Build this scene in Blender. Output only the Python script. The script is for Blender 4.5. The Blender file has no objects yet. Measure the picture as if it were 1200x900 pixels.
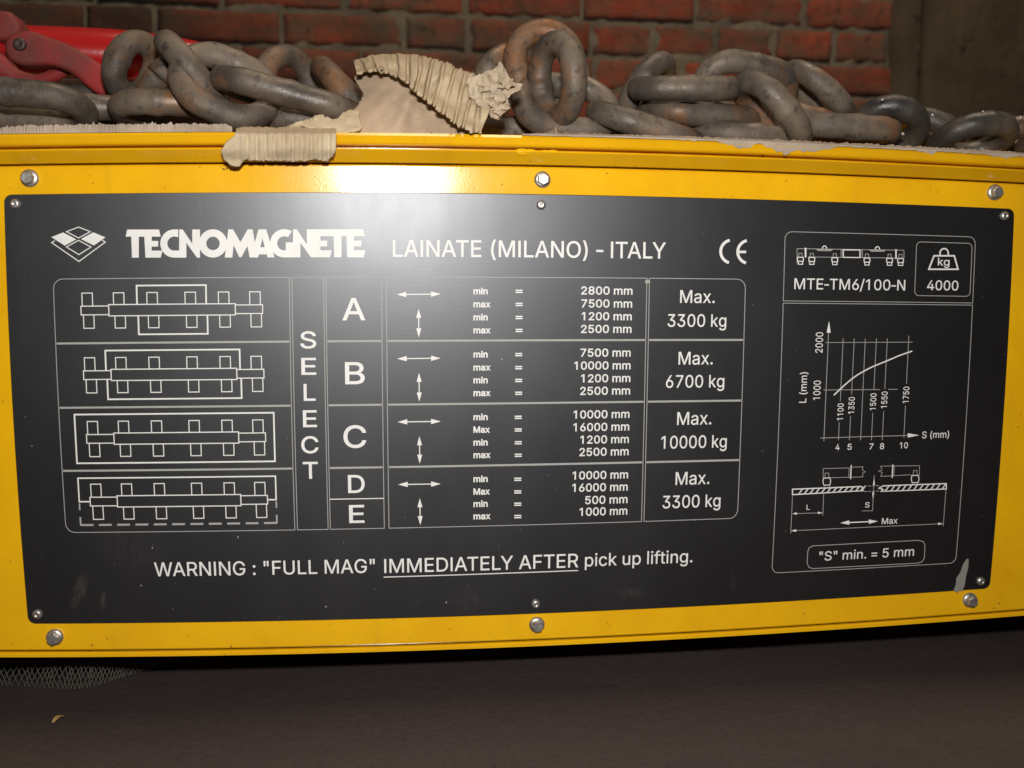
import bpy, bmesh, math, random
from mathutils import Vector, Matrix, noise
from mathutils.geometry import delaunay_2d_cdt
random.seed(7)
scene = bpy.context.scene
COL = scene.collection
R = math.radians

# ------------------------------------------------------------------ camera
# World: nameplate face is the plane y = 0, x to the right, z up, viewer on the -y side (metres).
DIST = 0.46                       # camera to nameplate plane
FOC = 1.9442                      # focal length in half frame widths
BARREL = 0.0437                   # bow of the plate's long lines
RX, RY, RZ = -0.1196, -0.1223, 0.0056
def rot_axis(a, ax): return Matrix.Rotation(a, 3, ax)
CAMR = Matrix(((1, 0, 0), (0, 0, -1), (0, 1, 0))) @ rot_axis(RY, 'Y') @ rot_axis(RX, 'X') @ rot_axis(RZ, 'Z')
EYE = Vector((0, -DIST, 0))
cam_data = bpy.data.cameras.new('camera')
cam = bpy.data.objects.new('camera', cam_data); COL.objects.link(cam)
cam.matrix_world = Matrix.Translation(EYE) @ CAMR.to_4x4()
cam_data.sensor_width = 36.0; cam_data.lens = FOC * 18.0
cam_data.clip_start = 0.01; cam_data.clip_end = 100
cam_data.dof.use_dof = True; cam_data.dof.focus_distance = 0.475; cam_data.dof.aperture_fstop = 14
scene.camera = cam

# ------------------------------------------------------------------ world, lamps, exposure
w = bpy.data.worlds.new('World'); scene.world = w; w.use_nodes = True
bg = w.node_tree.nodes['Background']; bg.inputs[0].default_value = (1.0, 0.90, 0.78, 1); bg.inputs[1].default_value = 0.035
def lamp(name, loc, target, power, sx, sy, col):
    l = bpy.data.lights.new(name, 'AREA'); l.shape = 'RECTANGLE'; l.size = sx; l.size_y = sy; l.energy = power; l.color = col
    o = bpy.data.objects.new(name, l); COL.objects.link(o); o.location = loc
    o.rotation_euler = (Vector(target) - Vector(loc)).to_track_quat('-Z', 'Y').to_euler(); return o
lamp('flash_lamp', (0.004, -0.462, 0.082), (0.09, 0, -0.05), 2.95, 0.036, 0.022, (1.0, 0.97, 0.93))
lamp('hall_lamp', (0.5, 0.15, 1.9), (0.45, 1.6, 0.2), 24.0, 1.2, 0.6, (1.0, 0.80, 0.60))
scene.view_settings.view_transform = 'Standard'; scene.view_settings.look = 'None'
scene.view_settings.exposure = 0; scene.view_settings.gamma = 1
scene.cycles.max_bounces = 6

# ------------------------------------------------------------------ measuring helpers
def at(px, py, depth=0.0):
    """Point of the plane y = depth seen at photo position (px, py) of 1200 x 900."""
    d = CAMR @ Vector(((px - 600) / 600, -(py - 450) / 600, -FOC))
    return EYE + d * ((depth + DIST) / d.y)
def on_floor(px, py, z):
    d = CAMR @ Vector(((px - 600) / 600, -(py - 450) / 600, -FOC))
    return EYE + d * (z / d.z)
CAMI = CAMR.transposed()
def ideal(px, py):
    """Straightened plate coordinates (units of DIST) of a photo position."""
    x, y = (px - 600) / 600, (py - 450) / 600
    k = 1 + BARREL * (x * x + y * y)
    d = CAMR @ Vector((x * k, -y * k, -FOC))
    return d.x / d.y, d.z / d.y
def photo(X, Z):
    c = CAMI @ Vector((X, 1, Z)); s = FOC / -c.z
    ux, uy = c.x * s, -c.y * s; x, y = ux, uy
    for _ in range(12):
        k = 1 + BARREL * (x * x + y * y); x, y = ux / k, uy / k
    return 600 + x * 600, 450 + y * 600
def run(a, b, n=24):
    """Photo positions along a straight line of the plate between two photo positions."""
    A, B = ideal(*a), ideal(*b)
    return [photo(A[0] + (B[0] - A[0]) * i / n, A[1] + (B[1] - A[1]) * i / n) for i in range(n + 1)]
def row(y_ref, x_ref, x0, x1, n=60):
    """A level line of the beam passing (x_ref, y_ref), from photo x0 to x1."""
    Z = ideal(x_ref, y_ref)[1]; a, b = ideal(x0, y_ref)[0], ideal(x1, y_ref)[0]
    return [photo(a + (b - a) * i / n, Z) for i in range(n + 1)]

# ------------------------------------------------------------------ object helpers
def link_mesh(name, bm, mats, parent=None, smooth=False):
    me = bpy.data.meshes.new(name); bm.normal_update(); bm.to_mesh(me); bm.free()
    for m in (mats if isinstance(mats, (list, tuple)) else [mats]): me.materials.append(m)
    if smooth:
        for p in me.polygons: p.use_smooth = True
    o = bpy.data.objects.new(name, me); COL.objects.link(o)
    if parent is not None: o.parent = parent; o.matrix_parent_inverse = parent.matrix_world.inverted()
    return o
def thing(name, label, cat, loc=(0, 0, 0)):
    o = bpy.data.objects.new(name, None); COL.objects.link(o); o.location = loc; o['label'] = label; o['category'] = cat
    o.empty_display_size = 0.02
    bpy.context.view_layer.update(); return o
def tag(o, label, cat, kind=None):
    o['label'] = label; o['category'] = cat
    if kind: o['kind'] = kind
    return o
def structure(name, bm, mat):
    o = link_mesh(name, bm, mat); o['kind'] = 'structure'; return o

# ------------------------------------------------------------------ materials
def material(name, base, rough=0.5, metal=0.0, spec=0.5, coat=0.0, coat_rough=0.1):
    m = bpy.data.materials.new(name); m.use_nodes = True
    b = m.node_tree.nodes['Principled BSDF']
    b.inputs['Base Color'].default_value = (*base, 1); b.inputs['Roughness'].default_value = rough
    b.inputs['Metallic'].default_value = metal; b.inputs['Specular IOR Level'].default_value = spec
    b.inputs['Coat Weight'].default_value = coat; b.inputs['Coat Roughness'].default_value = coat_rough
    return m
class Nodes:
    def __init__(s, m): s.t = m.node_tree; s.b = s.t.nodes['Principled BSDF']; s.co = s.t.nodes.new('ShaderNodeTexCoord').outputs['Object']
    def new(s, t, **kw):
        n = s.t.nodes.new(t)
        for k, v in kw.items(): setattr(n, k, v)
        return n
    def link(s, a, b): s.t.links.new(a, b)
    def noise(s, scale, detail=4, rough=0.55, stretch=(1, 1, 1), off=(0, 0, 0)):
        mp = s.new('ShaderNodeMapping'); mp.inputs['Scale'].default_value = stretch; mp.inputs['Location'].default_value = off
        s.link(s.co, mp.inputs['Vector']); n = s.new('ShaderNodeTexNoise')
        n.inputs['Scale'].default_value = scale; n.inputs['Detail'].default_value = detail; n.inputs['Roughness'].default_value = rough
        s.link(mp.outputs[0], n.inputs['Vector']); return n.outputs['Fac']
    def ramp(s, fac, stops):
        r = s.new('ShaderNodeValToRGB'); e = r.color_ramp.elements
        while len(e) < len(stops): e.new(0.5)
        for el, (p, c) in zip(e, stops): el.position = p; el.color = (c, c, c, 1) if isinstance(c, (int, float)) else (*c, 1)
        s.link(fac, r.inputs[0]); return r.outputs[0]
    def mix(s, fac, a, b, mode='MIX'):
        n = s.new('ShaderNodeMix', data_type='RGBA', blend_type=mode)
        for k, v in ((0, fac), (6, a), (7, b)):
            if hasattr(v, 'is_linked'): s.link(v, n.inputs[k])
            else: n.inputs[k].default_value = v if k == 0 else (*v, 1)
        return n.outputs[2]
    def bump(s, fac, strength, dist=0.001, prev=None):
        n = s.new('ShaderNodeBump'); n.inputs['Strength'].default_value = strength; n.inputs['Distance'].default_value = dist
        s.link(fac, n.inputs['Height'])
        if prev: s.link(prev, n.inputs['Normal'])
        s.link(n.outputs[0], s.b.inputs['Normal']); return n.outputs[0]
    def color(s, c): s.link(c, s.b.inputs['Base Color'])
    def rough(s, c): s.link(c, s.b.inputs['Roughness'])

def yellow_paint():
    m = material('yellow_paint', (.78, .42, .006), .27, spec=.5); n = Nodes(m)
    grime = n.ramp(n.noise(28, 6, .65), [(.35, 0), (.75, 1)])
    specks = n.ramp(n.noise(420, 2, .5), [(.735, 0), (.765, 1)])
    c = n.mix(grime, (.80, .435, .0055), (.71, .36, .005))
    streak = n.ramp(n.noise(60, 3, .6, (1, 1, .12)), [(.58, 0), (.8, .35)])
    c = n.mix(streak, c, (.50, .27, .018))
    c = n.mix(specks, c, (.16, .085, .02))
    scuff = n.ramp(n.noise(75, 5, .75, (.25, 1, 2.2), (1, 0, 3)), [(.69, 0), (.76, .55)])
    c = n.mix(scuff, c, (.55, .36, .10)); n.color(c)
    n.rough(n.ramp(n.noise(35, 5), [(.3, .145), (.75, .195)]))
    n.bump(n.noise(700, 2), .05, .0004); return m
def plate_black():
    m = material('black_anodised', (.02, .018, .017), .44, spec=1.0); n = Nodes(m); n.b.inputs['Specular Tint'].default_value = (.93, .95, 1.0, 1)
    smear = n.ramp(n.noise(16, 6, .65, (1, 1, .45)), [(.45, 0), (.8, .5)])
    c = n.mix(smear, (.0040, .0036, .0036), (.010, .009, .008))
    dust = n.ramp(n.noise(520, 2, .5), [(.735, 0), (.77, 1)])
    c = n.mix(dust, c, (.13, .12, .10))
    fine = n.ramp(n.noise(45, 5, .7, (6, 1, .35), (.3, 0, .1)), [(.66, 0), (.85, .35)])
    c = n.mix(fine, c, (.07, .065, .055))
    for (px, py, w_, h_, ang, k) in ((93, 692, 9, 26, .35, .55), (121, 705, 5, 14, .1, .4), (150, 640, 60, 40, .8, .10), (545, 700, 26, 22, 0, .14), (740, 695, 22, 9, .05, .22), (235, 244, 3, 12, 0, .4), (860, 680, 5, 26, 0, .12)):
        p = at(px, py); mp = n.new('ShaderNodeMapping', vector_type='TEXTURE'); u = DIST / FOC / 600
        mp.inputs['Location'].default_value = p; mp.inputs['Rotation'].default_value = (0, ang, 0); mp.inputs['Scale'].default_value = (w_ * u, 1, h_ * u)
        n.link(n.co, mp.inputs['Vector']); g = n.new('ShaderNodeTexGradient', gradient_type='SPHERICAL'); n.link(mp.outputs[0], g.inputs['Vector'])
        mul = n.new('ShaderNodeMath', operation='MULTIPLY'); n.link(g.outputs['Fac'], mul.inputs[0]); n.link(n.ramp(n.noise(260, 5, .7, (1.6, 1, .5)), [(.38, 0), (.62, k)]), mul.inputs[1])
        c = n.mix(mul.outputs[0], c, (.115, .10, .082))
    n.color(c)
    n.rough(n.ramp(n.noise(30, 5, .6, (1, 1, .5)), [(.3, .385), (.75, .435)]))
    n.bump(n.noise(900, 2, .5, (.06, 1, 1)), .04, .0002); return m
def print_ink(name, col):
    m = material(name, col, .5, spec=.3); n = Nodes(m)
    n.color(n.mix(n.ramp(n.noise(90, 5, .6), [(.4, 0), (.8, .35)]), col, tuple(x * .7 for x in col))); return m
def zinc():
    m = material('zinc_steel', (.55, .54, .52), .38, metal=.85); n = Nodes(m)
    n.color(n.mix(n.ramp(n.noise(400, 4), [(.4, 0), (.7, 1)]), (.62, .61, .60), (.34, .30, .25))); n.bump(n.noise(900, 3), .2, .0003); return m
def chain_steel(name='dusty_chain_steel', wet=False, rusty=False):
    m = material(name, (.1, .09, .08), .55, metal=.15, spec=.5); n = Nodes(m)
    dust = n.ramp(n.noise(32, 5, .6), [(.38, 0), (.60, 1)])
    c = n.mix(dust, (.070, .056, .046), (.165, .128, .094)) if not wet else n.mix(dust, (.035, .032, .030), (.10, .082, .064))
    rust = n.ramp(n.noise(22, 6, .65, (1, 1, 1), (3, 1, 2)), [(.46 if rusty else .54, 0), (.64 if rusty else .68, .85)])
    c = n.mix(rust, c, (.23, .095, .028))
    pit = n.ramp(n.noise(190, 5, .65), [(.34, .85), (.45, 0)])
    c = n.mix(pit, c, (.05, .042, .036)); n.color(c)
    n.rough(n.ramp(n.noise(60, 4, .6, (1, 1, 1), (1, 5, 2)), [(.34, .33), (.58, .68)]) if not wet else n.ramp(n.noise(60, 4), [(.35, .30), (.7, .65)]))
    b = n.bump(n.noise(90, 5, .62), .20, .0022); n.bump(n.noise(600, 4, .7), .26, .0009, b); return m
def cardboard(name='cardboard', base=(.53, .43, .29), dark=(.38, .29, .185)):
    m = material(name, base, .9, spec=.15); n = Nodes(m)
    c = n.mix(n.ramp(n.noise(45, 6, .65), [(.35, 0), (.72, 1)]), base, dark)
    c = n.mix(n.ramp(n.noise(14, 4, .6, (1, 1, 1), (2, 2, 2)), [(.58, 0), (.75, .4)]), c, (.36, .24, .13)); n.color(c)
    n.bump(n.noise(500, 4, .65), .35, .0008); return m
def red_paint(name, dusty):
    m = material(name, (.55, .015, .015), .25 if not dusty else .68); n = Nodes(m)
    d = n.ramp(n.noise(17, 6, .65), [(.30, 0 if not dusty else .30), (.62, .2 if not dusty else .98)])
    n.color(n.mix(d, (.50, .012, .013), (.105, .036, .029)))
    n.bump(n.noise(260, 5, .7), .12 if not dusty else .35, .0008); return m
def brick_mat():
    m = material('red_brick', (.3, .07, .04), .9, spec=.15); n = Nodes(m)
    at_ = n.new('ShaderNodeAttribute', attribute_name='tint')
    c = n.mix(at_.outputs['Fac'], (.36, .076, .042), (.20, .048, .031))
    c = n.mix(n.ramp(n.noise(16, 6, .7), [(.45, 0), (.7, .7)]), c, (.42, .115, .06))
    c = n.mix(n.ramp(n.noise(5, 8, .72, (1, 1, 1.6), (4, 0, 1)), [(.40, 0), (.60, .88)]), c, (.105, .105, .08))
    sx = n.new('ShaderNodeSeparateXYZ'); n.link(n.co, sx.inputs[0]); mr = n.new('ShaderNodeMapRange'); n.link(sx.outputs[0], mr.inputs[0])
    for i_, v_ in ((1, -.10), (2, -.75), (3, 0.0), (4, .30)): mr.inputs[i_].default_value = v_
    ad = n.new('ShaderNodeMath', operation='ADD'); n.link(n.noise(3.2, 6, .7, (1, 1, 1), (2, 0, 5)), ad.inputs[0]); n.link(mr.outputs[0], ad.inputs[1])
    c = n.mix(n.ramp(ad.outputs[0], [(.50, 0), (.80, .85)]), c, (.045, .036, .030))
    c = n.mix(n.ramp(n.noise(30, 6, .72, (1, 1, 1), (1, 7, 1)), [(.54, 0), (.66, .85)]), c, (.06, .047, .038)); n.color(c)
    b = n.bump(n.noise(40, 6, .7), .6, .008); n.bump(n.noise(180, 4, .7), .5, .003, b); return m
def mortar_mat():
    m = material('mortar', (.2, .18, .14), .95, spec=.1); n = Nodes(m)
    n.color(n.mix(n.ramp(n.noise(9, 6, .7), [(.35, 0), (.7, 1)]), (.24, .215, .165), (.085, .075, .060))); n.bump(n.noise(90, 6, .7), .8, .005); return m
def pier_mat():
    m = material('sooty_concrete', (.08, .07, .06), .9, spec=.15); n = Nodes(m)
    c = n.mix(n.ramp(n.noise(5, 7, .68, (1, 1, .6)), [(.35, 0), (.7, 1)]), (.125, .098, .068), (.050, .041, .031))
    c = n.mix(n.ramp(n.noise(26, 5, .7, (1, 1, .3)), [(.58, 0), (.75, .7)]), c, (.15, .125, .095))
    c = n.mix(n.ramp(n.noise(11, 4, .6, (1, 1, 1), (7, 3, 2)), [(.62, 0), (.70, .85)]), c, (.02, .016, .014)); n.color(c)
    n.bump(n.noise(30, 7, .7), .7, .012); return m
def floor_mat():
    m = material('dark_floor', (.07, .05, .045), .8, spec=.25); n = Nodes(m)
    c = n.mix(n.ramp(n.noise(6, 6, .62), [(.3, 0), (.75, 1)]), (.052, .0375, .0355), (.043, .0305, .0285))
    c = n.mix(n.ramp(n.noise(420, 5, .75), [(.35, 0), (.68, .7)]), c, (.030, .022, .020))
    c = n.mix(n.ramp(n.noise(150, 4, .6), [(.62, 0), (.75, .6)]), c, (.025, .02, .018)); n.color(c)
    b = n.bump(n.noise(25, 4, .6), .3, .006); n.bump(n.noise(260, 4, .6), .3, .0015, b); return m

M_YEL = yellow_paint(); M_BLK = plate_black(); M_INK = print_ink('white_print', (.74, .73, .70)); M_INK2 = print_ink('grey_print', (.36, .35, .335))
M_ZN = zinc(); M_CH = chain_steel(); M_CHW = chain_steel('damp_chain_steel', True); M_CHR = chain_steel('rusty_chain_steel', False, True); M_CARD = cardboard()
M_CARD2 = cardboard('grey_paper', (.46, .38, .30), (.27, .21, .16)); M_DROP = material('water', (.8, .82, .85), .05, metal=.6); M_RED = red_paint('red_paint', False); M_REDD = red_paint('dusty_red_paint', True)
M_BARE = material('scraped_metal', (.30, .29, .26), .55, metal=.3); M_DARKST = material('dark_pin', (.07, .045, .04), .5, metal=.4)
M_NET = material('net_strand', (.060, .053, .040), .8); M_CHIP = material('dry_leaf_yellow', (.34, .20, .07), .7)

# ------------------------------------------------------------------ the setting: floor, brick wall, pier
Z_TOP = at(430, 155, -0.008).z               # top face of the beam
Z_BOT = at(430, 765).z
Z_FLOOR = Z_BOT - 0.024
def plane_sheet(x0, x1, y0, y1, z, n=1):
    bm = bmesh.new(); g = [[bm.verts.new((x0 + (x1 - x0) * i / n, y0 + (y1 - y0) * j / n, z)) for j in range(n + 1)] for i in range(n + 1)]
    for i in range(n):
        for j in range(n): bm.faces.new((g[i][j], g[i + 1][j], g[i + 1][j + 1], g[i][j + 1]))
    return bm
structure('floor', plane_sheet(-8, 8, -6, 8, Z_FLOOR), floor_mat())

WALL_Y = 1.70
def wpt(px, py): return at(px, py, WALL_Y)
def box(bm, x0, x1, y0, y1, z0, z1, jit=0.0, mat=0, bev=0.0):
    r = lambda: random.uniform(-jit, jit)
    vs = [bm.verts.new((x + r(), y + r(), z + r())) for x in (x0, x1) for y in (y0, y1) for z in (z0, z1)]
    fs = []
    for q in ((0, 1, 3, 2), (4, 6, 7, 5), (0, 4, 5, 1), (2, 3, 7, 6), (0, 2, 6, 4), (1, 5, 7, 3)):
        f = bm.faces.new([vs[i] for i in q]); f.material_index = mat; fs.append(f)
    if bev:
        bm.normal_update()
        res = bmesh.ops.bevel(bm, geom=list({e for f in fs for e in f.edges}), offset=bev, segments=2, affect='EDGES', profile=.6)
        for f in res['faces']: f.material_index = mat
    return fs

def brick(bm, x0, x1, y, z0, z1):
    """Worn brick: gridded front with knocked-off corners and an uneven face."""
    nx, nz = max(4, int((x1 - x0) / .011)), 7; s = random.uniform(0, 50); cj = [random.uniform(-.003, .002) for _ in range(4)]; G = []
    for i in range(nx + 1):
        c = []
        for j in range(nz + 1):
            u, v = i / nx, j / nz; x, z = x0 + (x1 - x0) * u, z0 + (z1 - z0) * v
            e = min(u * (x1 - x0), (1 - u) * (x1 - x0), v * (z1 - z0), (1 - v) * (z1 - z0)); nn = noise.noise(Vector((x * 45 + s, z * 45, s)))
            n2 = noise.noise(Vector((x * 16 + s, z * 16, 2)))
            dep = .0010 * nn + .0014 * n2 + .0045 * max(0, 1 - e / .005) * (.6 + .9 * nn) + (.010 * max(0, n2 - .52) * 3)
            k = .0030 * noise.noise(Vector((x * 60, z * 60, s + 9)))
            c.append(bm.verts.new((x + (k if 0 < i < nx else k * 1.4) + (cj[0] if i == 0 else cj[1] if i == nx else 0), y + dep, z + (k if 0 < j < nz else 1.3 * k) + (cj[2] * (1 - u) + cj[3] * u) * .6)))
        G.append(c)
    B = [[bm.verts.new((v.co.x, y + .04, v.co.z)) for v in c] for c in (G[0], G[-1])]
    for i in range(nx):
        for j in range(nz): bm.faces.new((G[i][j], G[i + 1][j], G[i + 1][j + 1], G[i][j + 1])).smooth = True
    for j in range(nz): bm.faces.new((B[0][j], G[0][j], G[0][j + 1], B[0][j + 1])); bm.faces.new((G[-1][j], B[1][j], B[1][j + 1], G[-1][j + 1]))
    for j, f in ((0, 1), (nz, -1)):
        for i in range(nx):
            a, b = G[i][j], G[i + 1][j]; c = bm.verts.new((b.co.x, y + .04, b.co.z)); d = bm.verts.new((a.co.x, y + .04, a.co.z)); bm.faces.new((a, d, c, b) if f > 0 else (a, b, c, d))

def build_wall():
    me = bmesh.new()
    tint = me.faces.layers.float.new('tint')
    zA, zB = wpt(690, 24).z, wpt(690, 65).z           # two mortar joints seen in the photo
    pitch = zA - zB; joint = .011
    sx = (wpt(838.7, 45).x - wpt(694.7, 45).x) / 2      # header pitch
    xr = wpt(1046, 45).x
    x_h = wpt(694.7, 45).x; x_s = wpt(682, 10).x
    nlo = int((zB - Z_FLOOR) / pitch) + 1
    for k in range(-nlo, 9):                           # k = 0 is the course between the two joints
        z0 = zB + pitch * k + joint / 2; z1 = z0 + pitch - joint
        if z1 < Z_FLOOR: continue
        z0 = max(z0, Z_FLOOR)
        edges = []
        if k % 2 == 0:
            x = x_h
            while x < xr + .02: edges.append((x, x + sx)); x += sx
            x = x_h
            for step in (sx, sx * .96): edges.append((x - step, x)); x -= step
            j = 0
            while x > -2.6: s = sx * (1.85 if (j + k) % 3 else 1.0); edges.append((x - s, x)); x -= s; j += 1
        else:
            s = sx * 1.83; x = x_s + (0 if k == 1 else (.31 * s if k % 4 == 1 else 0.12 * s))
            while x > -2.6: x -= s
            while x < xr + .02: edges.append((x, x + s)); x += s
        for a, b in edges:
            a += joint / 2; b = min(b - joint / 2, xr + random.uniform(-.03, .01))
            if b - a < .03 or random.random() < .01: continue
            n0 = len(me.faces)
            y = WALL_Y + random.uniform(-.003, .004)
            brick(me, a, b, y, z0, z1)
            me.faces.ensure_lookup_table(); t = random.random() ** 1.3
            for f in me.faces[n0:]: f[tint] = t
    # mortar bed a little behind the brick faces, uneven
    n, m = 150, 50; x0, x1, zt = -2.8, xr + .06, zB + pitch * 9
    g = [[me.verts.new((x0 + (x1 - x0) * i / n, WALL_Y + .0060 + .005 * noise.noise(Vector((i * .9, j * .9, 3))), Z_FLOOR + (zt - Z_FLOOR) * j / m)) for j in range(m + 1)] for i in range(n + 1)]
    for i in range(n):
        for j in range(m):
            f = me.faces.new((g[i][j], g[i + 1][j], g[i + 1][j + 1], g[i][j + 1])); f.material_index = 1
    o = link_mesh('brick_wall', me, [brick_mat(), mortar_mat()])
    tag(o, 'sooty red brick wall with grey mortar joints behind the chain', 'wall')
    return xr, zt
XR, ZWT = build_wall()

def build_pier():
    n, m = 90, 60; x0, x1 = XR - .005, XR + 1.3
    bm = bmesh.new(); xs = []
    prof = [(0, .03), (.004, -.018), (.05, -.026), (.062, -.020), (.072, .028)]     # rounded plaster edge, then the recessed face
    P = prof + [(.072 + (x1 - x0 - .072) * i / 40, .030) for i in range(1, 41)]
    g = []
    for i, (dx, dy) in enumerate(P):
        col = []
        for j in range(m + 1):
            z = Z_FLOOR + (ZWT - Z_FLOOR) * j / m; nv = noise.noise(Vector((dx * 14, z * 9, 5))); nw = noise.noise(Vector((dx * 50, z * 40, 1)))
            col.append(bm.verts.new((x0 + dx + (.008 * nv if i < 5 else 0), WALL_Y + dy + .006 * nv + .004 * nw, z)))
        g.append(col)
    for i in range(len(P) - 1):
        for j in range(m): bm.faces.new((g[i][j], g[i + 1][j], g[i + 1][j + 1], g[i][j + 1]))
    o = link_mesh('concrete_pier', bm, pier_mat(), smooth=True)
    tag(o, 'dark sooty concrete pier beside the end of the brick wall', 'pier')
build_pier()

# ------------------------------------------------------------------ the yellow lifting beam
XL, XRT = -320, 1520
beam = thing('lifting_beam', 'yellow steel lifting beam with a bolted black nameplate', 'lifting beam', (0.06, 0.12, Z_FLOOR))
def sweep(rows, close_ends=True, cyclic=False):
    """rows: list of lists of points, one list per profile vertex."""
    bm = bmesh.new(); g = [[bm.verts.new(p) for p in r] for r in rows]; n = len(rows[0])
    rng = range(len(rows)) if cyclic else range(len(rows) - 1)
    for i in rng:
        j = (i + 1) % len(rows)
        for k in range(n - 1): bm.faces.new((g[i][k], g[j][k], g[j][k + 1], g[i][k + 1]))
    if cyclic and close_ends:
        bm.faces.new([r[0] for r in g]); bm.faces.new([r[-1] for r in reversed(g)])
    bmesh.ops.recalc_face_normals(bm, faces=bm.faces); return bm
def level(y_ref, x_ref, depth):
    Z = ideal(x_ref, y_ref)[1]; a, b = ideal(XL, 475)[0], ideal(XRT, 475)[0]
    return [at(*photo(a + (b - a) * i / 70, Z), depth) for i in range(71)]
def back(r, depth, dz=0): return [Vector((p.x, depth, p.z + dz)) for p in r]
BACK = .26
t0 = level(155.3, 430, -.008); f1 = level(168.7, 430, -.0063); f2 = level(173.6, 430, -.008); f3 = level(190.2, 430, -.0015)
def bevelled(rows, r=.0012): return rows
# top rail: flange, groove, sloping lip
top = sweep([back(t0, BACK), back(t0, -.0068), [p + Vector((0, 0, -.0012)) for p in t0], [p + Vector((0, 0, .0007)) for p in f1], back(f1, -.0056), back(f1, .004), back(f2, .004),
             back(f2, -.0070), [p + Vector((0, .0003, -.0007)) for p in f2], f3, back(f3, .010), back(f3, BACK, -.0)], cyclic=True)
link_mesh('top_rail', top, M_YEL, beam)
# cover sheet
c0 = level(192.0, 430, .0012); c1 = level(757.3, 430, .0012)
cover = sweep([back(c0, .0034), back(c0, .0018, -.0003), [p + Vector((0, 0, -.0010)) for p in c0], [p + Vector((0, 0, .0010)) for p in c1], back(c1, .0018, .0003), back(c1, .0034)], cyclic=True)
link_mesh('front_cover', cover, M_YEL, beam)
# bottom flange and hidden body
b0 = level(759.3, 430, .0016); b1 = level(765.2, 430, .0016)
bot = sweep([back(b0, BACK), back(b0, .0024), [p + Vector((0, 0, -.0006)) for p in b0], [p + Vector((0, 0, .0004)) for p in b1], back(b1, .0024), back(b1, BACK)], cyclic=True)
link_mesh('bottom_flange', bot, M_YEL, beam)
body = sweep([back(f3, .0105, -.0006), back(f3, BACK - .002, -.0006), back(b0, BACK - .002, .0006), back(b0, .0105, .0006)], cyclic=True)
link_mesh('beam_web', body, M_YEL, beam)
for x in (-.30, .42):
    bm = bmesh.new(); box(bm, x, x + .10, .13, .24, Z_FLOOR + .0005, Z_BOT - .0008, 0, 0, .002)
    link_mesh('foot', bm, M_DARKST, beam)
# a small blob of weld on the rail
bm = bmesh.new()
for k in range(5):
    p = at(612 + 9 * k, 178.4 + random.uniform(-.6, .6), -.0065)
    bmesh.ops.create_icosphere(bm, subdivisions=3, radius=.0015 + random.uniform(-.0004, .0004), matrix=Matrix.Translation(p) @ Matrix.Diagonal((2.0, .55, .8, 1)))
link_mesh('weld_bead', bm, M_YEL, beam, True)

def lathe(prof, c, seg=28, squash=None):
    """Spin (radius, depth) pairs round the axis along y through c; depth grows towards the viewer."""
    bm = bmesh.new(); rings = []
    for r, d in prof:
        rings.append([bm.verts.new((c.x + r * math.cos(2 * math.pi * k / seg), c.y - d, c.z + r * math.sin(2 * math.pi * k / seg))) for k in range(seg)])
    for a, b in zip(rings, rings[1:]):
        for k in range(seg): bm.faces.new((a[k], a[(k + 1) % seg], b[(k + 1) % seg], b[k]))
    bm.faces.new(rings[-1]); bmesh.ops.recalc_face_normals(bm, faces=bm.faces); return bm
def hexhead(bm, c, r, d0, d1, rot):
    lo = [bm.verts.new((c.x + r * math.cos(rot + k * math.pi / 3), c.y - d0, c.z + r * math.sin(rot + k * math.pi / 3))) for k in range(6)]
    mid = [bm.verts.new((v.co.x, c.y - d1, v.co.z)) for v in lo]
    hi = [bm.verts.new((c.x + (v.co.x - c.x) * .84, c.y - d1 - .0004, c.z + (v.co.z - c.z) * .84)) for v in lo]
    for a, b in ((lo, mid), (mid, hi)):
        for k in range(6): bm.faces.new((a[k], a[(k + 1) % 6], b[(k + 1) % 6], b[k]))
    bm.faces.new(hi); bmesh.ops.recalc_face_normals(bm, faces=bm.faces)
UNIT = DIST / FOC / 600                               # metres per photo pixel on the plate near the foot
def bolt(px, py, rot):
    c = at(px, py, .0012); u = UNIT * 1.03
    a = lathe([(9.6 * u, .0001), (9.4 * u, .0008), (8.4 * u, .0013), (6.4 * u, .0016), (2 * u, .0017)], c)
    o = link_mesh('bolt', a, M_ZN, beam, True)
    b = bmesh.new(); hexhead(b, c, 7.0 * u, .0012, .0036, rot)
    link_mesh('bolt_head', b, M_ZN, o)
for px, py, rot in ((35, 209, .2), (635.5, 210.5, .5), (1165, 225.5, .9), (64.5, 746.3, .35), (629, 731.7, .1), (1136, 702.8, .6)): bolt(px, py, rot)

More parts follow.
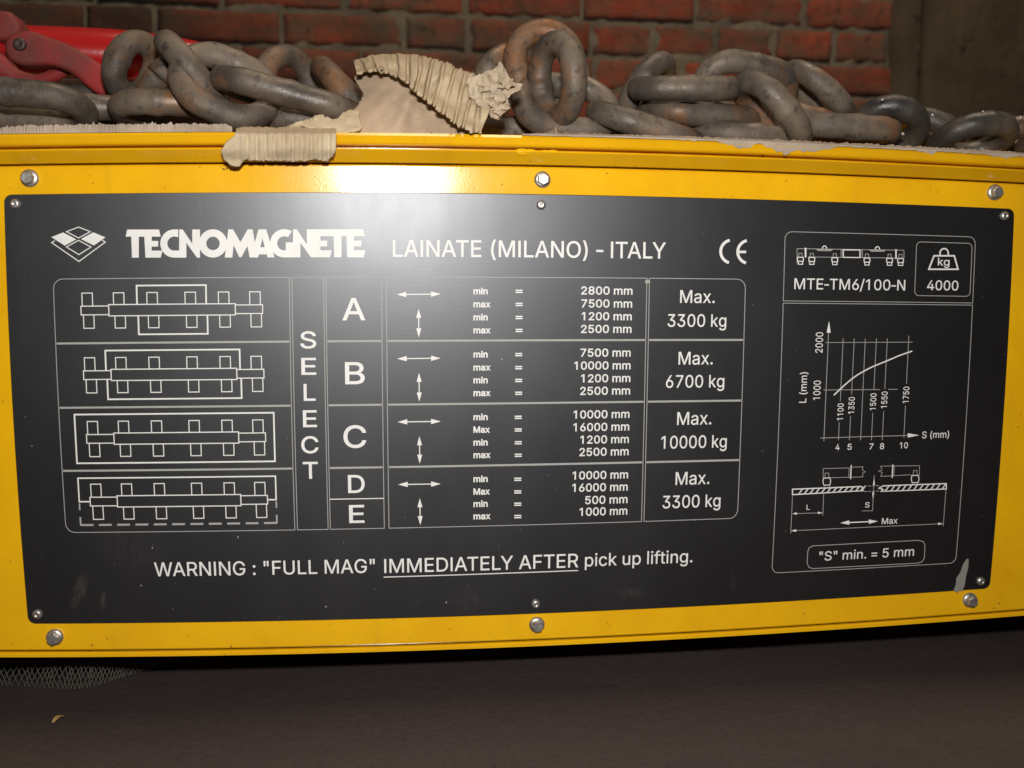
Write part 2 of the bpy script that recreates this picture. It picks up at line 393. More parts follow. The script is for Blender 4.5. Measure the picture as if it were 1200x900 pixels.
# ------------------------------------------------------------------ the nameplate
def union(contours, eps=1e-7):
    """Nonzero-winding fill of closed contours: list of 2D triangles."""
    V, E = [], []
    for c in contours:
        k = len(V); V += [Vector(p) for p in c]; E += [(k + i, k + (i + 1) % len(c)) for i in range(len(c))]
    vs, es, fs, *_ = delaunay_2d_cdt(V, E, [], 0, eps)
    out = []
    for f in fs:
        cx = sum(vs[i].x for i in f) / len(f); cy = sum(vs[i].y for i in f) / len(f); wn = 0
        for c in contours:
            for i in range(len(c)):
                x0, y0 = c[i]; x1, y1 = c[(i + 1) % len(c)]
                if (y0 <= cy) != (y1 <= cy):
                    t = (x1 - x0) * (cy - y0) - (cx - x0) * (y1 - y0)
                    if y1 > y0 and t > 0: wn += 1
                    elif y1 <= y0 and t < 0: wn -= 1
        if wn: out.append(f)
    return vs, out
def rounded(x0, y0, x1, y1, rs, n=6):
    """Corner-rounded rectangle in straight plate coordinates; rs = radii at (x0,y0) (x1,y0) (x1,y1) (x0,y1)."""
    pts = []; sg = lambda a, b: 1 if b > a else -1
    sx, sy = sg(x0, x1), sg(y0, y1)
    for (cx, cy, ax, ay, r) in ((x0, y0, 1, 1, rs[0]), (x1, y0, -1, 1, rs[1]), (x1, y1, -1, -1, rs[2]), (x0, y1, 1, -1, rs[3])):
        ox, oy = cx + ax * sx * r, cy + ay * sy * r; arc = []
        for k in range(n + 1):
            t = math.pi / 2 * k / n; arc.append((ox - ax * sx * r * math.cos(t), oy - ay * sy * r * math.sin(t)))
        if (ax * ay) < 0: arc.reverse()
        pts += arc if r > 0 else [(cx, cy)]
    return pts
def dense(pts, closed=True, step=.02):
    out = []; n = len(pts)
    for i in range(n if closed else n - 1):
        a, b = pts[i], pts[(i + 1) % n]; m = max(1, int(math.hypot(b[0] - a[0], b[1] - a[1]) / step))
        out += [(a[0] + (b[0] - a[0]) * k / m, a[1] + (b[1] - a[1]) * k / m) for k in range(m)]
    if not closed: out.append(pts[-1])
    return out
PX = 1 / (FOC * 600)                                  # one photo pixel in straight plate coordinates
XA = ideal(5.2, 235)[0] * .5 + ideal(30.9, 700)[0] * .5; XB = ideal(1188, 250)[0] * .5 + ideal(1162.7, 660)[0] * .5
ZA = ideal(400, 226.8)[1] * .5 + ideal(950, 235.2)[1] * .5; ZB = ideal(360, 726.6)[1] * .5 + ideal(880, 706.7)[1] * .5
bm = bmesh.new()
outline = [photo(*p) for p in dense(rounded(XA, ZA, XB, ZB, [9 * PX] * 4))]
front = [bm.verts.new(at(x, y, 0)) for x, y in outline]
mid = [bm.verts.new(v.co + Vector((0, .0003, 0)) + (v.co - at(600, 475, 0)).normalized() * .0003) for v in front]
rear = [bm.verts.new(v.co + Vector((0, .0009, 0))) for v in mid]
n = len(front); bm.faces.new(front)
for a, b in ((front, mid), (mid, rear)):
    for k in range(n): bm.faces.new((a[k], a[(k + 1) % n], b[(k + 1) % n], b[k]))
bmesh.ops.recalc_face_normals(bm, faces=bm.faces)
plate = link_mesh('nameplate', bm, M_BLK, beam)
plate['label'] = 'black anodised nameplate with white printed load table'
def rivet(px, py, ring=False):
    c = at(px, py, 0); u = UNIT
    pr = [(5.6 * u, 0), (5.5 * u, .0005), (4.6 * u, .0011), (3.2 * u, .0014), (1.9 * u, .0015)]
    if ring: pr += [(1.5 * u, .0013), (1.2 * u, .0004), (.4 * u, .0004)]
    else: pr += [(1.7 * u, .0012), (.6 * u, .0012)]
    link_mesh('rivet', lathe(pr, c, 20), M_ZN, plate, True)
for k, p in enumerate(((18, 238.8), (634, 240.2), (1177, 253), (44, 719.5), (628, 707.5), (1149, 681))): rivet(*p, ring=(k == 1))

# ------------------------------------------------------------------ printing on the nameplate
class Print:
    """Ink collected as one mesh, a tenth of a millimetre proud of the plate."""
    def __init__(s): s.bm = bmesh.new(); s.k = 0; s.mat = 0
    def lift(s): s.k += 1; return -(.00008 + .0000015 * (s.k % 60))
    def tris(s, vs, fs):
        d = s.lift(); m = [s.bm.verts.new(at(v[0], v[1], d)) for v in vs]
        for f in fs:
            try: q = s.bm.faces.new([m[i] for i in f]); q.material_index = s.mat
            except ValueError: pass
    def poly(s, *contours):
        vs, fs = union(contours); s.tris([(v.x, v.y) for v in vs], fs)
    def stroke(s, pts, wd=1.1, closed=False):
        n = len(pts); L, Rr = [], []
        for i in range(n):
            p = Vector(pts[i]); a = Vector(pts[i - 1]) if (i > 0 or closed) else None; b = Vector(pts[(i + 1) % n]) if (i < n - 1 or closed) else None
            d1 = (p - a).normalized() if a is not None and (p - a).length > 1e-9 else None; d2 = (b - p).normalized() if b is not None and (b - p).length > 1e-9 else None
            d1 = d1 or d2; d2 = d2 or d1
            n1 = Vector((-d1.y, d1.x)); n2 = Vector((-d2.y, d2.x)); mm = (n1 + n2)
            mm = mm.normalized() if mm.length > 1e-6 else n1; mm = mm * min(1 / max(mm.dot(n1), .35), 2.2)
            L.append(p + mm * wd / 2); Rr.append(p - mm * wd / 2)
        d = s.lift(); l = [s.bm.verts.new(at(v.x, v.y, d)) for v in L]; r = [s.bm.verts.new(at(v.x, v.y, d)) for v in Rr]
        for i in range(n if closed else n - 1):
            j = (i + 1) % n; q = s.bm.faces.new((l[i], l[j], r[j], r[i])); q.material_index = 1 if wd < .9 else s.mat
    def line(s, a, b, wd=1.1): s.stroke(run(a, b, max(2, int(math.hypot(b[0] - a[0], b[1] - a[1]) / 25))), wd)
    def frame(s, x0, z0, x1, z1, wd=1.1, rs=(0, 0, 0, 0)):
        """Rectangle in straight plate coordinates."""
        s.stroke([photo(*p) for p in dense(rounded(x0, z0, x1, z1, rs, 5))], wd, True)
    def path(s, pts, wd=1.1): s.stroke([photo(*p) for p in dense(pts, False)], wd)
    def arrow(s, a, b, head=11, half=3.2, wd=1.0, both=True):
        A, B = Vector(a), Vector(b); u = (B - A).normalized(); v = Vector((-u.y, u.x))
        s.stroke([A + u * (head * .8 if both else 0), B - u * head * .8], wd)
        s.poly([tuple(B), tuple(B - u * head + v * half), tuple(B - u * head - v * half)])
        if both: s.poly([tuple(A), tuple(A + u * head + v * half), tuple(A + u * head - v * half)])
    def text(s, t, x0, x1, y0, cap, bold=0, up=False, ref=None):
        """Letters from photo x0 to x1 (y0 the base line at x0); up = reading upwards, then x0,x1 are y values and y0 the base x."""
        if up: P, Q, T = ideal(y0, x0), ideal(y0, x1), ideal(y0 - cap, x0)
        else: P, Q, T = ideal(x0, y0), ideal(x1, y0), ideal(x0, y0 - cap)
        width = (Q[1] - P[1]) if up else (Q[0] - P[0]); ch = (P[0] - T[0]) if up else (T[1] - P[1])
        pen = 0; runs = []; prev = None
        for c in t:
            adv, cs = GLYPH[c]; pen += KERN.get((prev or '') + c, 0); runs.append((pen, c)); pen += adv; prev = c
        lo = min(p + min(GLYPH[c][1][k][i] for k in range(len(GLYPH[c][1])) for i in range(0, len(GLYPH[c][1][k]), 2)) for p, c in runs if GLYPH[c][1]) - bold
        hi = max(p + max(GLYPH[c][1][k][i] for k in range(len(GLYPH[c][1])) for i in range(0, len(GLYPH[c][1][k]), 2)) for p, c in runs if GLYPH[c][1]) + bold
        fx = width / (hi - lo); fz = ch / (509 + bold)
        for p, c in runs:
            if not GLYPH[c][1]: continue
            vs, fs = glyph(c, bold); pts = []
            for v in vs:
                a, b = (p + v[0] - lo) * fx, v[1] * fz
                pts.append(photo(P[0] - b, P[1] + a) if up else photo(P[0] + a, P[1] + b))
            s.tris(pts, fs)
    def done(s, name): return link_mesh(name, s.bm, [M_INK, M_INK2], plate)
_gc = {}
def glyph(c, bold):
    if (c, bold) in _gc: return _gc[c, bold]
    cs = []
    for flat in GLYPH[c][1]:
        q = [(flat[i], flat[i + 1]) for i in range(0, len(flat), 2)]; q = [p for i, p in enumerate(q) if p != q[i - 1]]
        if bold:
            o = []; n = len(q)
            for i in range(n):
                a, p, b = Vector(q[i - 1]), Vector(q[i]), Vector(q[(i + 1) % n]); d1, d2 = (p - a).normalized(), (b - p).normalized()
                n1, n2 = Vector((-d1.y, d1.x)), Vector((-d2.y, d2.x)); mm = n1 + n2; mm = mm.normalized() if mm.length > 1e-5 else n1
                mm *= min(1 / max(mm.dot(n1), .4), 1.6); o.append(tuple(p + mm * bold))      # contours run clockwise: left is outside
            q = o
        cs.append(q)
    vs, fs = union(cs, 1e-4); _gc[c, bold] = ([(v.x, v.y) for v in vs], fs); return _gc[c, bold]

# letter outlines (cap height 509), traced as polygons
GLYPH = {
 '"': [321, [[78,318,70,509,136,509,128,318], [193,318,185,509,250,509,243,318]]],
 '(': [274, [[89,207,90,244,94,283,101,324,105,348,111,372,117,395,124,418,132,441,145,477,160,510,177,539,236,539,219,503,204,466,191,428,179,390,169,351,161,313,156,276,152,241,151,207,152,176,155,145,160,115,167,83,177,50,188,16,196,-5,205,-27,214,-49,225,-72,236,-96,177,-96,160,-66,145,-36,132,-6,121,24,111,55,103,85,97,116,93,146,90,176]]],
 ')': [274, [[37,-96,49,-72,59,-48,69,-25,78,-3,86,18,97,52,106,85,113,116,118,147,121,177,122,207,121,241,117,276,112,313,104,351,94,390,82,428,69,466,54,503,37,539,97,539,113,510,128,477,142,441,149,418,156,395,162,372,168,348,173,323,179,283,183,244,184,207,183,176,180,145,176,115,170,84,161,53,152,23,140,-7,127,-37,113,-67,97,-96]]],
 '-': [250, [[237,244,237,188,14,188,14,244]]],
 '.': [188, [[95,-4,83,-3,73,1,63,9,55,18,51,29,50,41,51,53,55,64,63,73,73,81,83,85,95,87,107,85,118,81,128,73,135,64,140,53,141,41,140,29,135,18,128,9,118,1,107,-3]]],
 '/': [205, [[213,533,49,-76,-8,-76,156,533]]],
 '0': [453, [[227,-7,191,-3,158,7,130,24,105,48,85,77,69,113,61,138,55,164,51,192,49,222,48,254,49,286,51,316,55,344,61,370,69,395,85,431,106,461,130,484,159,502,191,512,227,516,262,512,295,502,323,484,348,461,368,431,384,395,392,370,398,344,402,316,404,286,405,254,404,222,402,192,398,164,392,138,384,113,368,77,348,48,323,24,295,7,263,-3], [227,50,250,52,271,60,290,74,306,92,320,116,330,144,338,176,342,213,344,254,342,295,338,332,330,365,320,393,306,416,290,435,271,449,250,457,227,460,203,457,182,449,163,435,147,416,134,393,123,365,115,332,111,295,109,254,111,213,115,176,123,144,134,116,147,92,163,74,182,60,203,52]]],
 '1': [453, [[276,509,276,0,212,0,212,448,209,448,86,358,86,427,198,509]]],
 '2': [453, [[64,0,64,47,234,229,252,248,268,266,282,282,294,298,303,312,311,327,316,341,319,356,320,371,319,389,315,405,308,419,298,431,287,441,273,449,258,455,241,458,224,460,205,458,188,454,172,447,159,438,148,427,139,413,132,398,128,381,127,362,66,362,68,391,75,418,86,442,102,464,121,482,143,496,168,507,196,513,225,516,254,513,281,507,306,497,328,482,346,465,361,445,372,423,379,398,381,372,380,354,377,336,371,318,363,299,351,280,336,259,317,235,294,209,267,180,153,60,153,57,389,57,389,0]]],
 '3': [453, [[218,-7,188,-5,159,1,133,10,108,22,88,38,70,57,57,79,48,104,44,132,109,132,112,115,118,100,126,87,137,76,150,66,165,59,182,54,200,51,219,50,239,51,258,55,275,61,291,69,304,80,315,93,323,108,328,125,329,145,328,163,323,180,316,196,306,211,292,223,275,234,254,241,229,246,201,248,157,248,157,299,288,448,288,452,70,452,70,509,372,509,372,461,211,278,211,289,247,290,279,286,308,276,333,262,354,244,371,222,383,198,391,173,393,145,390,116,383,90,370,66,354,45,333,27,309,12,281,2,251,-5]]],
 '4': [453, [[40,105,40,158,247,509,311,509,109,166,109,163,413,163,413,105], [282,0,282,121,282,146,282,318,343,318,343,0]]],
 '5': [453, [[221,-7,192,-5,165,1,140,11,118,25,99,41,83,60,71,82,63,105,60,130,122,130,125,115,130,102,138,89,148,78,160,68,173,60,188,54,204,51,221,50,241,51,259,56,276,64,291,75,304,89,314,104,322,122,326,141,328,162,326,183,321,203,314,221,303,237,290,251,275,262,257,270,238,275,218,277,201,276,184,273,167,268,152,262,139,255,128,246,67,253,96,509,366,509,366,452,151,452,134,301,136,301,148,311,162,318,178,325,194,330,212,333,229,334,252,332,274,328,294,321,313,311,330,299,345,285,358,269,370,251,379,231,386,210,390,187,391,163,388,132,381,102,369,76,352,52,332,32,309,15,282,3,253,-4]]],
 '6': [453, [[226,-7,196,-4,168,3,142,15,119,31,100,51,84,74,73,101,66,130,64,162,65,187,71,212,80,239,93,268,112,302,137,340,252,509,322,509,151,261,145,261,151,270,157,279,165,288,174,295,184,302,196,307,208,311,221,313,235,314,265,312,291,305,316,295,337,280,355,262,370,240,380,215,387,187,389,157,387,127,379,98,368,73,352,50,333,30,310,14,284,3,257,-4], [226,48,245,50,263,55,279,63,293,73,304,86,314,101,322,119,326,137,327,157,326,178,322,196,314,213,304,228,293,241,279,251,263,259,245,264,226,265,207,264,190,259,174,252,160,241,148,229,138,214,131,197,126,179,125,158,126,138,131,119,138,102,148,86,160,73,174,63,190,55,207,50]]],
 '7': [453, [[97,0,323,448,323,452,62,452,62,509,391,509,391,449,165,0]]],
 '8': [453, [[226,-7,193,-5,163,1,136,11,111,25,91,42,74,62,62,84,54,109,52,135,53,156,58,176,65,195,75,212,87,228,101,241,117,252,134,260,153,265,153,267,129,276,109,289,93,308,80,330,73,354,70,380,73,405,79,429,90,450,106,469,124,485,146,498,170,508,197,514,226,516,255,514,282,508,306,498,328,485,346,469,361,450,373,429,379,405,382,380,379,354,372,330,359,308,343,289,323,276,300,267,300,265,319,260,335,252,351,241,365,228,377,212,387,195,395,176,399,156,401,135,398,109,391,84,378,62,362,42,341,25,317,11,289,1,259,-5], [226,49,248,50,267,54,285,60,300,69,313,79,323,91,331,106,335,121,337,139,335,157,330,173,322,189,312,202,298,213,283,223,265,230,247,234,226,235,206,234,187,230,169,223,154,213,140,202,130,189,122,173,117,157,115,139,117,121,121,106,129,91,139,79,152,69,167,60,185,54,205,50], [226,290,244,291,260,294,274,300,287,308,298,318,307,330,314,344,318,359,319,376,318,392,314,407,308,420,299,432,288,442,275,449,260,455,244,459,226,460,208,459,192,455,177,449,164,442,153,432,145,420,138,407,134,392,133,376,134,359,138,344,145,330,154,318,165,308,178,300,193,294,209,291]]],
 '9': [453, [[226,516,256,513,285,506,310,494,333,478,352,458,368,434,380,408,387,378,389,347,387,322,382,296,373,270,359,240,340,207,315,168,200,0,130,0,301,248,307,248,302,238,295,229,287,221,278,214,268,207,257,202,245,198,232,195,218,195,188,197,161,203,137,214,116,229,98,247,83,269,72,294,66,321,64,352,66,382,73,411,85,436,101,459,120,479,143,494,168,506,196,513], [226,460,207,459,190,454,174,446,160,435,148,423,138,407,131,390,127,372,125,352,127,331,131,313,138,295,148,280,160,268,174,257,190,250,207,245,226,243,245,245,263,249,279,257,293,267,305,280,314,295,322,312,326,330,327,350,326,371,322,390,314,407,305,422,293,435,279,446,263,454,245,459]]],
 ':': [188, [[95,-4,83,-3,73,1,63,9,55,18,51,29,50,41,51,53,55,64,63,73,73,81,83,85,95,87,107,85,118,81,128,73,135,64,140,53,141,41,140,29,135,18,128,9,118,1,107,-3], [95,271,83,272,73,277,63,284,55,294,51,304,50,316,51,328,55,339,63,349,73,356,83,360,95,362,107,360,118,356,128,349,135,339,140,328,141,316,140,304,135,294,128,284,118,277,107,272]]],
 '=': [414, [[52,245,52,301,361,301,361,245], [52,97,52,153,361,153,361,97]]],
 'A': [480, [[16,0,201,509,276,509,463,0,395,0,287,302,280,323,272,346,264,372,255,402,244,438,232,478,245,478,233,437,222,402,213,371,204,345,197,322,191,302,85,0], [110,142,110,199,370,199,370,142]]],
 'B': [457, [[60,0,60,509,241,509,274,507,304,501,329,491,350,477,367,461,381,442,390,421,396,398,398,374,397,353,393,336,387,320,378,307,368,295,356,286,343,278,329,272,315,267,315,262,331,260,347,254,363,245,378,234,391,220,402,203,411,184,416,161,418,136,416,111,410,88,400,67,386,48,368,31,344,18,317,8,284,2,247,0], [125,57,245,57,281,60,309,67,330,80,344,96,353,115,355,137,354,153,350,169,342,184,333,197,320,209,306,218,289,225,269,229,248,231,125,231], [125,285,238,285,256,287,273,290,288,296,302,304,314,314,323,326,330,340,335,355,336,372,333,393,326,412,313,429,294,442,270,449,240,452,125,452]]],
 'C': [510, [[267,-7,242,-6,217,-2,194,5,171,13,150,25,131,39,113,55,97,73,82,93,70,115,59,140,51,166,45,193,41,223,40,254,41,285,45,315,51,343,59,369,70,393,82,415,97,436,113,454,131,470,150,484,171,495,194,504,217,510,242,514,267,516,293,514,317,511,340,504,362,496,383,485,402,471,419,456,435,438,448,418,459,397,467,373,473,348,408,348,404,365,397,380,389,395,380,407,369,418,357,428,344,437,330,444,315,449,300,453,284,455,267,456,237,453,209,445,184,432,161,414,141,391,125,364,113,332,106,295,103,254,106,213,113,177,125,145,141,117,161,94,184,76,210,63,237,56,267,53,284,54,300,56,315,60,330,65,344,72,357,81,369,90,380,102,389,114,397,128,404,144,408,160,473,160,467,135,459,112,448,91,435,71,420,53,402,38,383,24,363,13,341,5,317,-2,293,-6]]],
 'D': [503, [[219,0,96,0,96,57,215,57,254,60,288,68,318,81,343,99,363,122,379,149,390,181,397,216,399,255,397,294,390,329,379,361,364,388,344,410,320,428,291,441,258,449,221,452,93,452,93,509,225,509,254,507,281,504,307,498,331,489,353,478,385,455,412,426,433,391,444,367,451,342,457,315,460,286,462,255,460,224,457,195,451,168,443,142,433,119,421,97,406,77,390,60,371,44,351,31,328,20,303,11,277,5,249,1], [125,509,125,0,60,0,60,509]]],
 'E': [419, [[60,0,60,509,372,509,372,452,125,452,125,286,355,286,355,229,125,229,125,57,375,57,375,0]]],
 'F': [410, [[60,0,60,509,369,509,369,452,125,452,125,278,346,278,346,221,125,221,125,0]]],
 'G': [521, [[269,-7,242,-6,217,-2,193,5,171,14,149,25,130,39,112,55,96,73,82,93,69,116,59,140,51,166,45,194,41,223,40,254,41,285,45,315,51,343,59,369,69,393,82,415,96,436,112,454,129,470,149,484,170,495,192,504,215,510,239,514,265,516,291,514,316,510,340,504,363,494,384,483,403,469,421,453,436,436,449,416,460,395,468,373,474,349,408,349,402,365,395,379,387,393,378,406,368,417,356,427,344,436,330,443,315,448,300,453,283,455,265,456,236,453,209,445,183,432,160,414,141,392,125,364,113,332,106,295,103,254,106,213,113,177,125,145,141,117,161,95,184,76,210,63,238,56,269,53,296,55,322,61,345,71,365,85,382,102,396,123,407,147,413,173,415,202,434,199,283,199,283,256,478,256,478,200,475,160,466,124,451,91,431,62,406,38,377,19,344,5,308,-4]]],
 'I': [185, [[60,0,60,509,125,509,125,0]]],
 'L': [393, [[60,0,60,509,125,509,125,57,361,57,361,0]]],
 'M': [629, [[60,0,60,509,152,509,277,187,287,159,299,123,311,84,322,49,307,49,318,83,330,121,342,158,352,187,476,509,568,509,568,0,504,0,504,291,504,327,505,369,506,413,507,457,513,457,508,441,503,425,498,409,482,363,467,322,456,291,342,0,286,0,170,291,159,321,145,361,129,408,112,457,119,457,120,416,121,372,122,328,122,291,122,0]]],
 'N': [524, [[60,0,60,509,136,509,343,183,349,174,355,163,363,151,371,137,379,122,388,107,396,90,405,73,414,55,405,54,403,72,402,90,401,108,400,126,399,142,399,157,399,195,399,509,463,509,463,0,387,0,202,290,177,331,168,346,159,363,148,381,108,452,119,454,122,384,124,328,125,291,125,0]]],
 'O': [534, [[267,-7,241,-6,217,-2,194,5,171,13,150,25,131,39,113,55,97,73,82,93,70,115,59,140,51,166,45,193,41,223,40,254,41,285,45,315,51,343,59,369,70,393,82,415,97,436,113,454,131,470,150,484,171,495,194,504,217,510,241,514,267,516,293,514,317,510,340,504,363,495,384,484,403,470,421,454,437,436,451,415,464,393,474,369,482,343,488,315,492,285,493,254,492,223,488,193,482,166,474,140,464,115,451,93,437,73,421,55,403,39,384,25,363,13,340,5,317,-2,293,-6], [267,53,296,55,324,63,349,76,372,94,392,116,408,144,420,176,428,213,430,254,428,295,420,332,408,365,392,392,372,415,349,433,324,446,296,453,267,456,237,453,210,445,184,433,161,415,142,392,125,364,113,332,106,295,103,254,106,213,113,176,125,144,142,117,161,94,184,76,210,63,237,55]]],
 'R': [449, [[60,0,60,509,236,509,273,506,305,500,333,489,356,473,376,455,390,433,401,408,407,381,409,352,407,323,401,296,390,271,376,250,356,232,333,217,305,206,273,200,236,198,96,198,96,255,234,255,258,256,280,260,298,267,313,276,325,287,334,300,340,316,344,333,345,352,344,371,340,389,334,405,325,419,313,430,298,440,279,446,258,451,233,452,125,452,125,0], [353,0,230,229,303,229,428,0]]],
 'S': [447, [[224,-9,188,-7,156,-1,128,9,102,23,81,40,64,60,51,83,42,109,38,137,104,137,108,118,114,102,123,88,136,76,150,66,166,59,185,53,204,50,224,49,246,50,267,54,286,60,303,69,317,79,329,92,338,106,344,122,346,139,344,154,340,168,332,179,322,189,310,197,296,205,280,211,263,217,245,222,184,239,145,253,112,269,86,289,67,313,56,341,52,372,54,400,62,425,75,448,92,468,113,484,138,498,165,508,195,514,227,516,259,514,289,508,316,498,340,484,360,468,377,449,390,427,398,403,401,378,337,378,332,402,320,421,302,437,280,449,254,456,225,459,204,457,185,454,167,448,152,440,139,430,129,418,121,405,117,391,115,376,117,359,122,345,131,334,142,324,155,315,169,308,184,302,198,297,212,293,264,279,279,275,295,270,312,264,328,256,344,248,359,238,372,226,384,213,395,198,402,180,407,161,408,139,406,112,399,87,386,64,370,43,349,25,323,11,294,0,261,-7]]],
 'T': [449, [[32,452,32,509,417,509,417,452,257,452,257,0,193,0,193,452]]],
 'U': [518, [[259,-8,220,-6,186,2,154,15,126,33,103,55,85,80,71,108,63,140,60,173,60,509,124,509,124,178,126,155,132,133,141,113,153,95,169,80,187,68,208,59,232,53,259,52,285,53,309,59,331,68,349,80,364,95,377,113,385,133,391,155,393,178,393,509,457,509,457,173,454,140,446,108,433,80,414,55,391,33,363,15,332,2,297,-6]]],
 'W': [687, [[155,0,16,509,82,509,163,196,167,179,172,162,175,145,187,94,190,76,194,58,197,40,189,40,193,58,196,76,200,94,203,111,207,128,211,145,224,196,306,509,380,509,462,196,466,179,470,162,474,145,486,94,490,76,494,58,497,40,488,40,492,58,495,76,499,94,503,111,506,128,510,145,523,196,603,509,670,509,530,0,455,0,368,323,362,345,357,368,351,391,346,417,341,445,336,475,350,475,345,446,340,420,335,395,330,371,324,347,318,323,230,0]]],
 'Y': [472, [[203,0,203,208,16,509,91,509,192,344,203,327,213,309,222,292,231,274,240,254,250,230,224,230,233,254,242,275,251,293,260,310,270,327,280,344,381,509,455,509,268,208,268,0]]],
 'a': [390, [[160,-9,137,-7,115,-3,94,5,76,15,60,29,48,45,38,63,32,84,30,108,32,128,36,146,43,161,53,174,64,184,78,193,92,200,108,206,125,211,143,214,161,217,178,220,234,227,247,229,257,231,265,235,271,240,274,246,276,255,276,257,275,272,272,285,267,297,260,307,251,315,240,322,227,327,212,330,196,331,178,330,163,327,149,322,137,316,127,309,118,301,110,292,104,283,100,274,41,291,51,313,64,331,79,346,95,358,114,368,133,375,153,380,173,383,194,384,208,384,223,382,239,379,255,375,271,369,286,360,300,350,312,336,322,320,330,301,335,278,337,251,337,0,277,0,277,52,272,52,267,43,260,34,252,25,242,16,229,8,215,1,199,-4,181,-7], [170,45,192,47,211,51,228,59,242,68,254,80,263,93,270,108,274,122,276,138,276,190,272,187,267,184,259,182,251,180,241,178,231,176,200,171,175,168,161,166,147,163,134,159,122,153,112,147,103,139,97,130,93,118,92,105,93,93,96,82,102,72,109,64,119,57,130,52,142,48,156,46]]],
 'c': [396, [[207,-8,174,-5,144,3,117,16,93,35,72,58,56,85,44,116,37,150,34,187,37,225,44,260,56,291,72,318,93,341,117,360,144,374,174,382,207,384,226,384,243,381,260,377,276,371,291,364,305,356,318,346,330,335,340,322,349,308,356,293,362,277,303,262,300,272,295,281,290,289,284,297,278,304,270,311,261,316,252,321,242,325,231,328,220,329,207,330,184,328,163,321,145,310,130,296,118,278,108,258,102,236,98,212,96,187,98,163,102,139,108,117,118,97,130,80,145,66,163,55,184,49,207,46,220,47,232,49,243,52,253,55,262,60,271,66,279,73,285,80,292,89,297,98,301,107,304,117,363,102,357,86,350,70,341,56,331,43,319,32,306,21,292,12,277,5,261,-1,244,-5,226,-7]]],
 'f': [254, [[228,379,228,327,6,327,6,379], [81,0,81,432,82,452,87,470,96,486,107,499,120,510,135,519,152,525,169,529,187,530,201,530,212,529,222,527,231,525,238,523,243,521,227,468,215,472,209,473,202,474,195,474,178,472,164,468,154,460,147,449,143,435,142,419,142,0]]],
 'g': [425, [[207,-151,180,-149,156,-146,134,-140,114,-132,97,-122,82,-110,70,-97,59,-84,51,-69,101,-41,107,-49,114,-57,122,-66,131,-74,142,-82,154,-88,169,-93,187,-96,207,-97,236,-95,261,-87,282,-75,298,-58,308,-34,311,-6,311,68,306,68,301,60,294,51,287,41,277,32,266,23,252,16,236,10,217,6,195,5,165,7,138,14,113,27,90,43,71,65,55,90,43,120,36,154,34,191,36,229,43,263,55,293,71,320,90,342,112,361,138,374,166,382,196,384,218,383,237,379,253,373,267,365,279,356,288,346,296,336,302,327,308,319,313,319,313,379,372,379,372,-9,370,-40,363,-67,350,-90,334,-109,314,-124,291,-136,265,-144,237,-149], [205,59,227,61,246,66,264,75,278,87,290,103,300,121,307,142,311,166,312,193,311,219,307,242,300,264,291,283,279,299,264,312,247,322,227,328,205,330,182,328,163,322,145,312,130,298,118,282,109,262,102,241,98,218,96,193,98,167,102,144,109,123,118,104,131,88,145,76,163,66,183,61]]],
 'i': [167, [[53,0,53,379,114,379,114,0], [84,443,73,444,63,448,54,455,47,463,43,472,41,483,43,494,47,504,54,512,63,518,73,522,84,524,95,522,105,518,114,512,121,504,125,494,126,483,125,472,121,463,114,455,105,448,95,444]]],
 'k': [381, [[110,137,110,212,121,212,284,379,360,379,184,199,177,199], [53,0,53,509,114,509,114,0], [294,0,148,186,191,229,372,0]]],
 'l': [169, [[55,0,55,527,114,527,114,0]]],
 'm': [610, [[53,0,53,379,112,379,112,295,108,295,114,314,122,331,132,346,144,358,158,368,172,376,187,382,203,385,219,386,245,383,268,375,287,361,303,342,314,320,321,295,312,295,318,312,326,329,337,343,350,356,364,366,381,375,398,381,417,385,437,386,458,385,478,380,497,372,514,361,529,346,541,328,550,307,555,283,557,255,557,0,496,0,496,254,493,279,485,298,473,313,456,323,438,329,419,330,402,329,387,326,374,320,363,312,353,302,345,290,340,277,336,263,335,247,335,0,274,0,274,260,272,280,265,297,253,311,238,322,220,328,199,330,185,329,171,326,158,320,145,312,135,302,126,289,119,274,115,257,114,238,114,0]]],
 'n': [410, [[114,227,114,0,53,0,53,379,112,379,112,287,102,287,116,319,132,344,152,362,175,374,200,382,227,384,252,383,275,377,295,369,313,356,328,340,341,321,350,298,355,271,357,240,357,0,296,0,296,235,293,263,286,286,273,304,256,318,235,326,210,329,192,328,176,324,161,317,147,308,136,297,126,283,119,266,115,248]]],
 'p': [425, [[53,-143,53,379,112,379,112,319,118,319,123,327,130,336,137,346,147,355,158,364,171,373,188,379,207,383,229,384,259,382,287,374,313,361,335,342,354,320,370,293,381,261,388,227,390,189,388,151,381,116,370,84,355,57,336,34,313,16,288,3,260,-6,229,-8,208,-7,189,-3,173,4,159,12,147,21,138,31,130,41,124,50,118,59,114,59,114,-143], [220,47,242,49,262,55,279,66,294,80,306,97,316,117,323,139,327,163,328,189,327,215,323,239,316,261,307,281,295,298,280,311,262,322,243,328,220,330,198,328,178,322,161,312,147,299,134,282,125,263,118,241,114,216,113,189,114,162,118,138,125,115,135,95,147,78,162,65,179,55,198,49]]],
 't': [228, [[204,379,204,327,6,327,6,379], [65,471,126,471,126,98,127,83,130,70,136,61,144,55,156,51,170,50,185,51,202,54,213,2,207,0,200,-2,192,-3,184,-3,176,-4,168,-4,138,-1,113,7,92,21,77,41,68,64,65,93]]],
 'u': [410, [[182,-5,158,-3,135,2,115,11,97,23,82,39,69,59,60,82,54,109,53,139,53,379,114,379,114,144,116,117,124,94,137,75,154,61,175,53,200,50,218,51,234,55,249,62,263,71,274,83,283,97,290,113,295,132,296,153,296,379,357,379,357,0,298,0,298,92,307,92,294,60,277,35,257,17,234,5,209,-3]]],
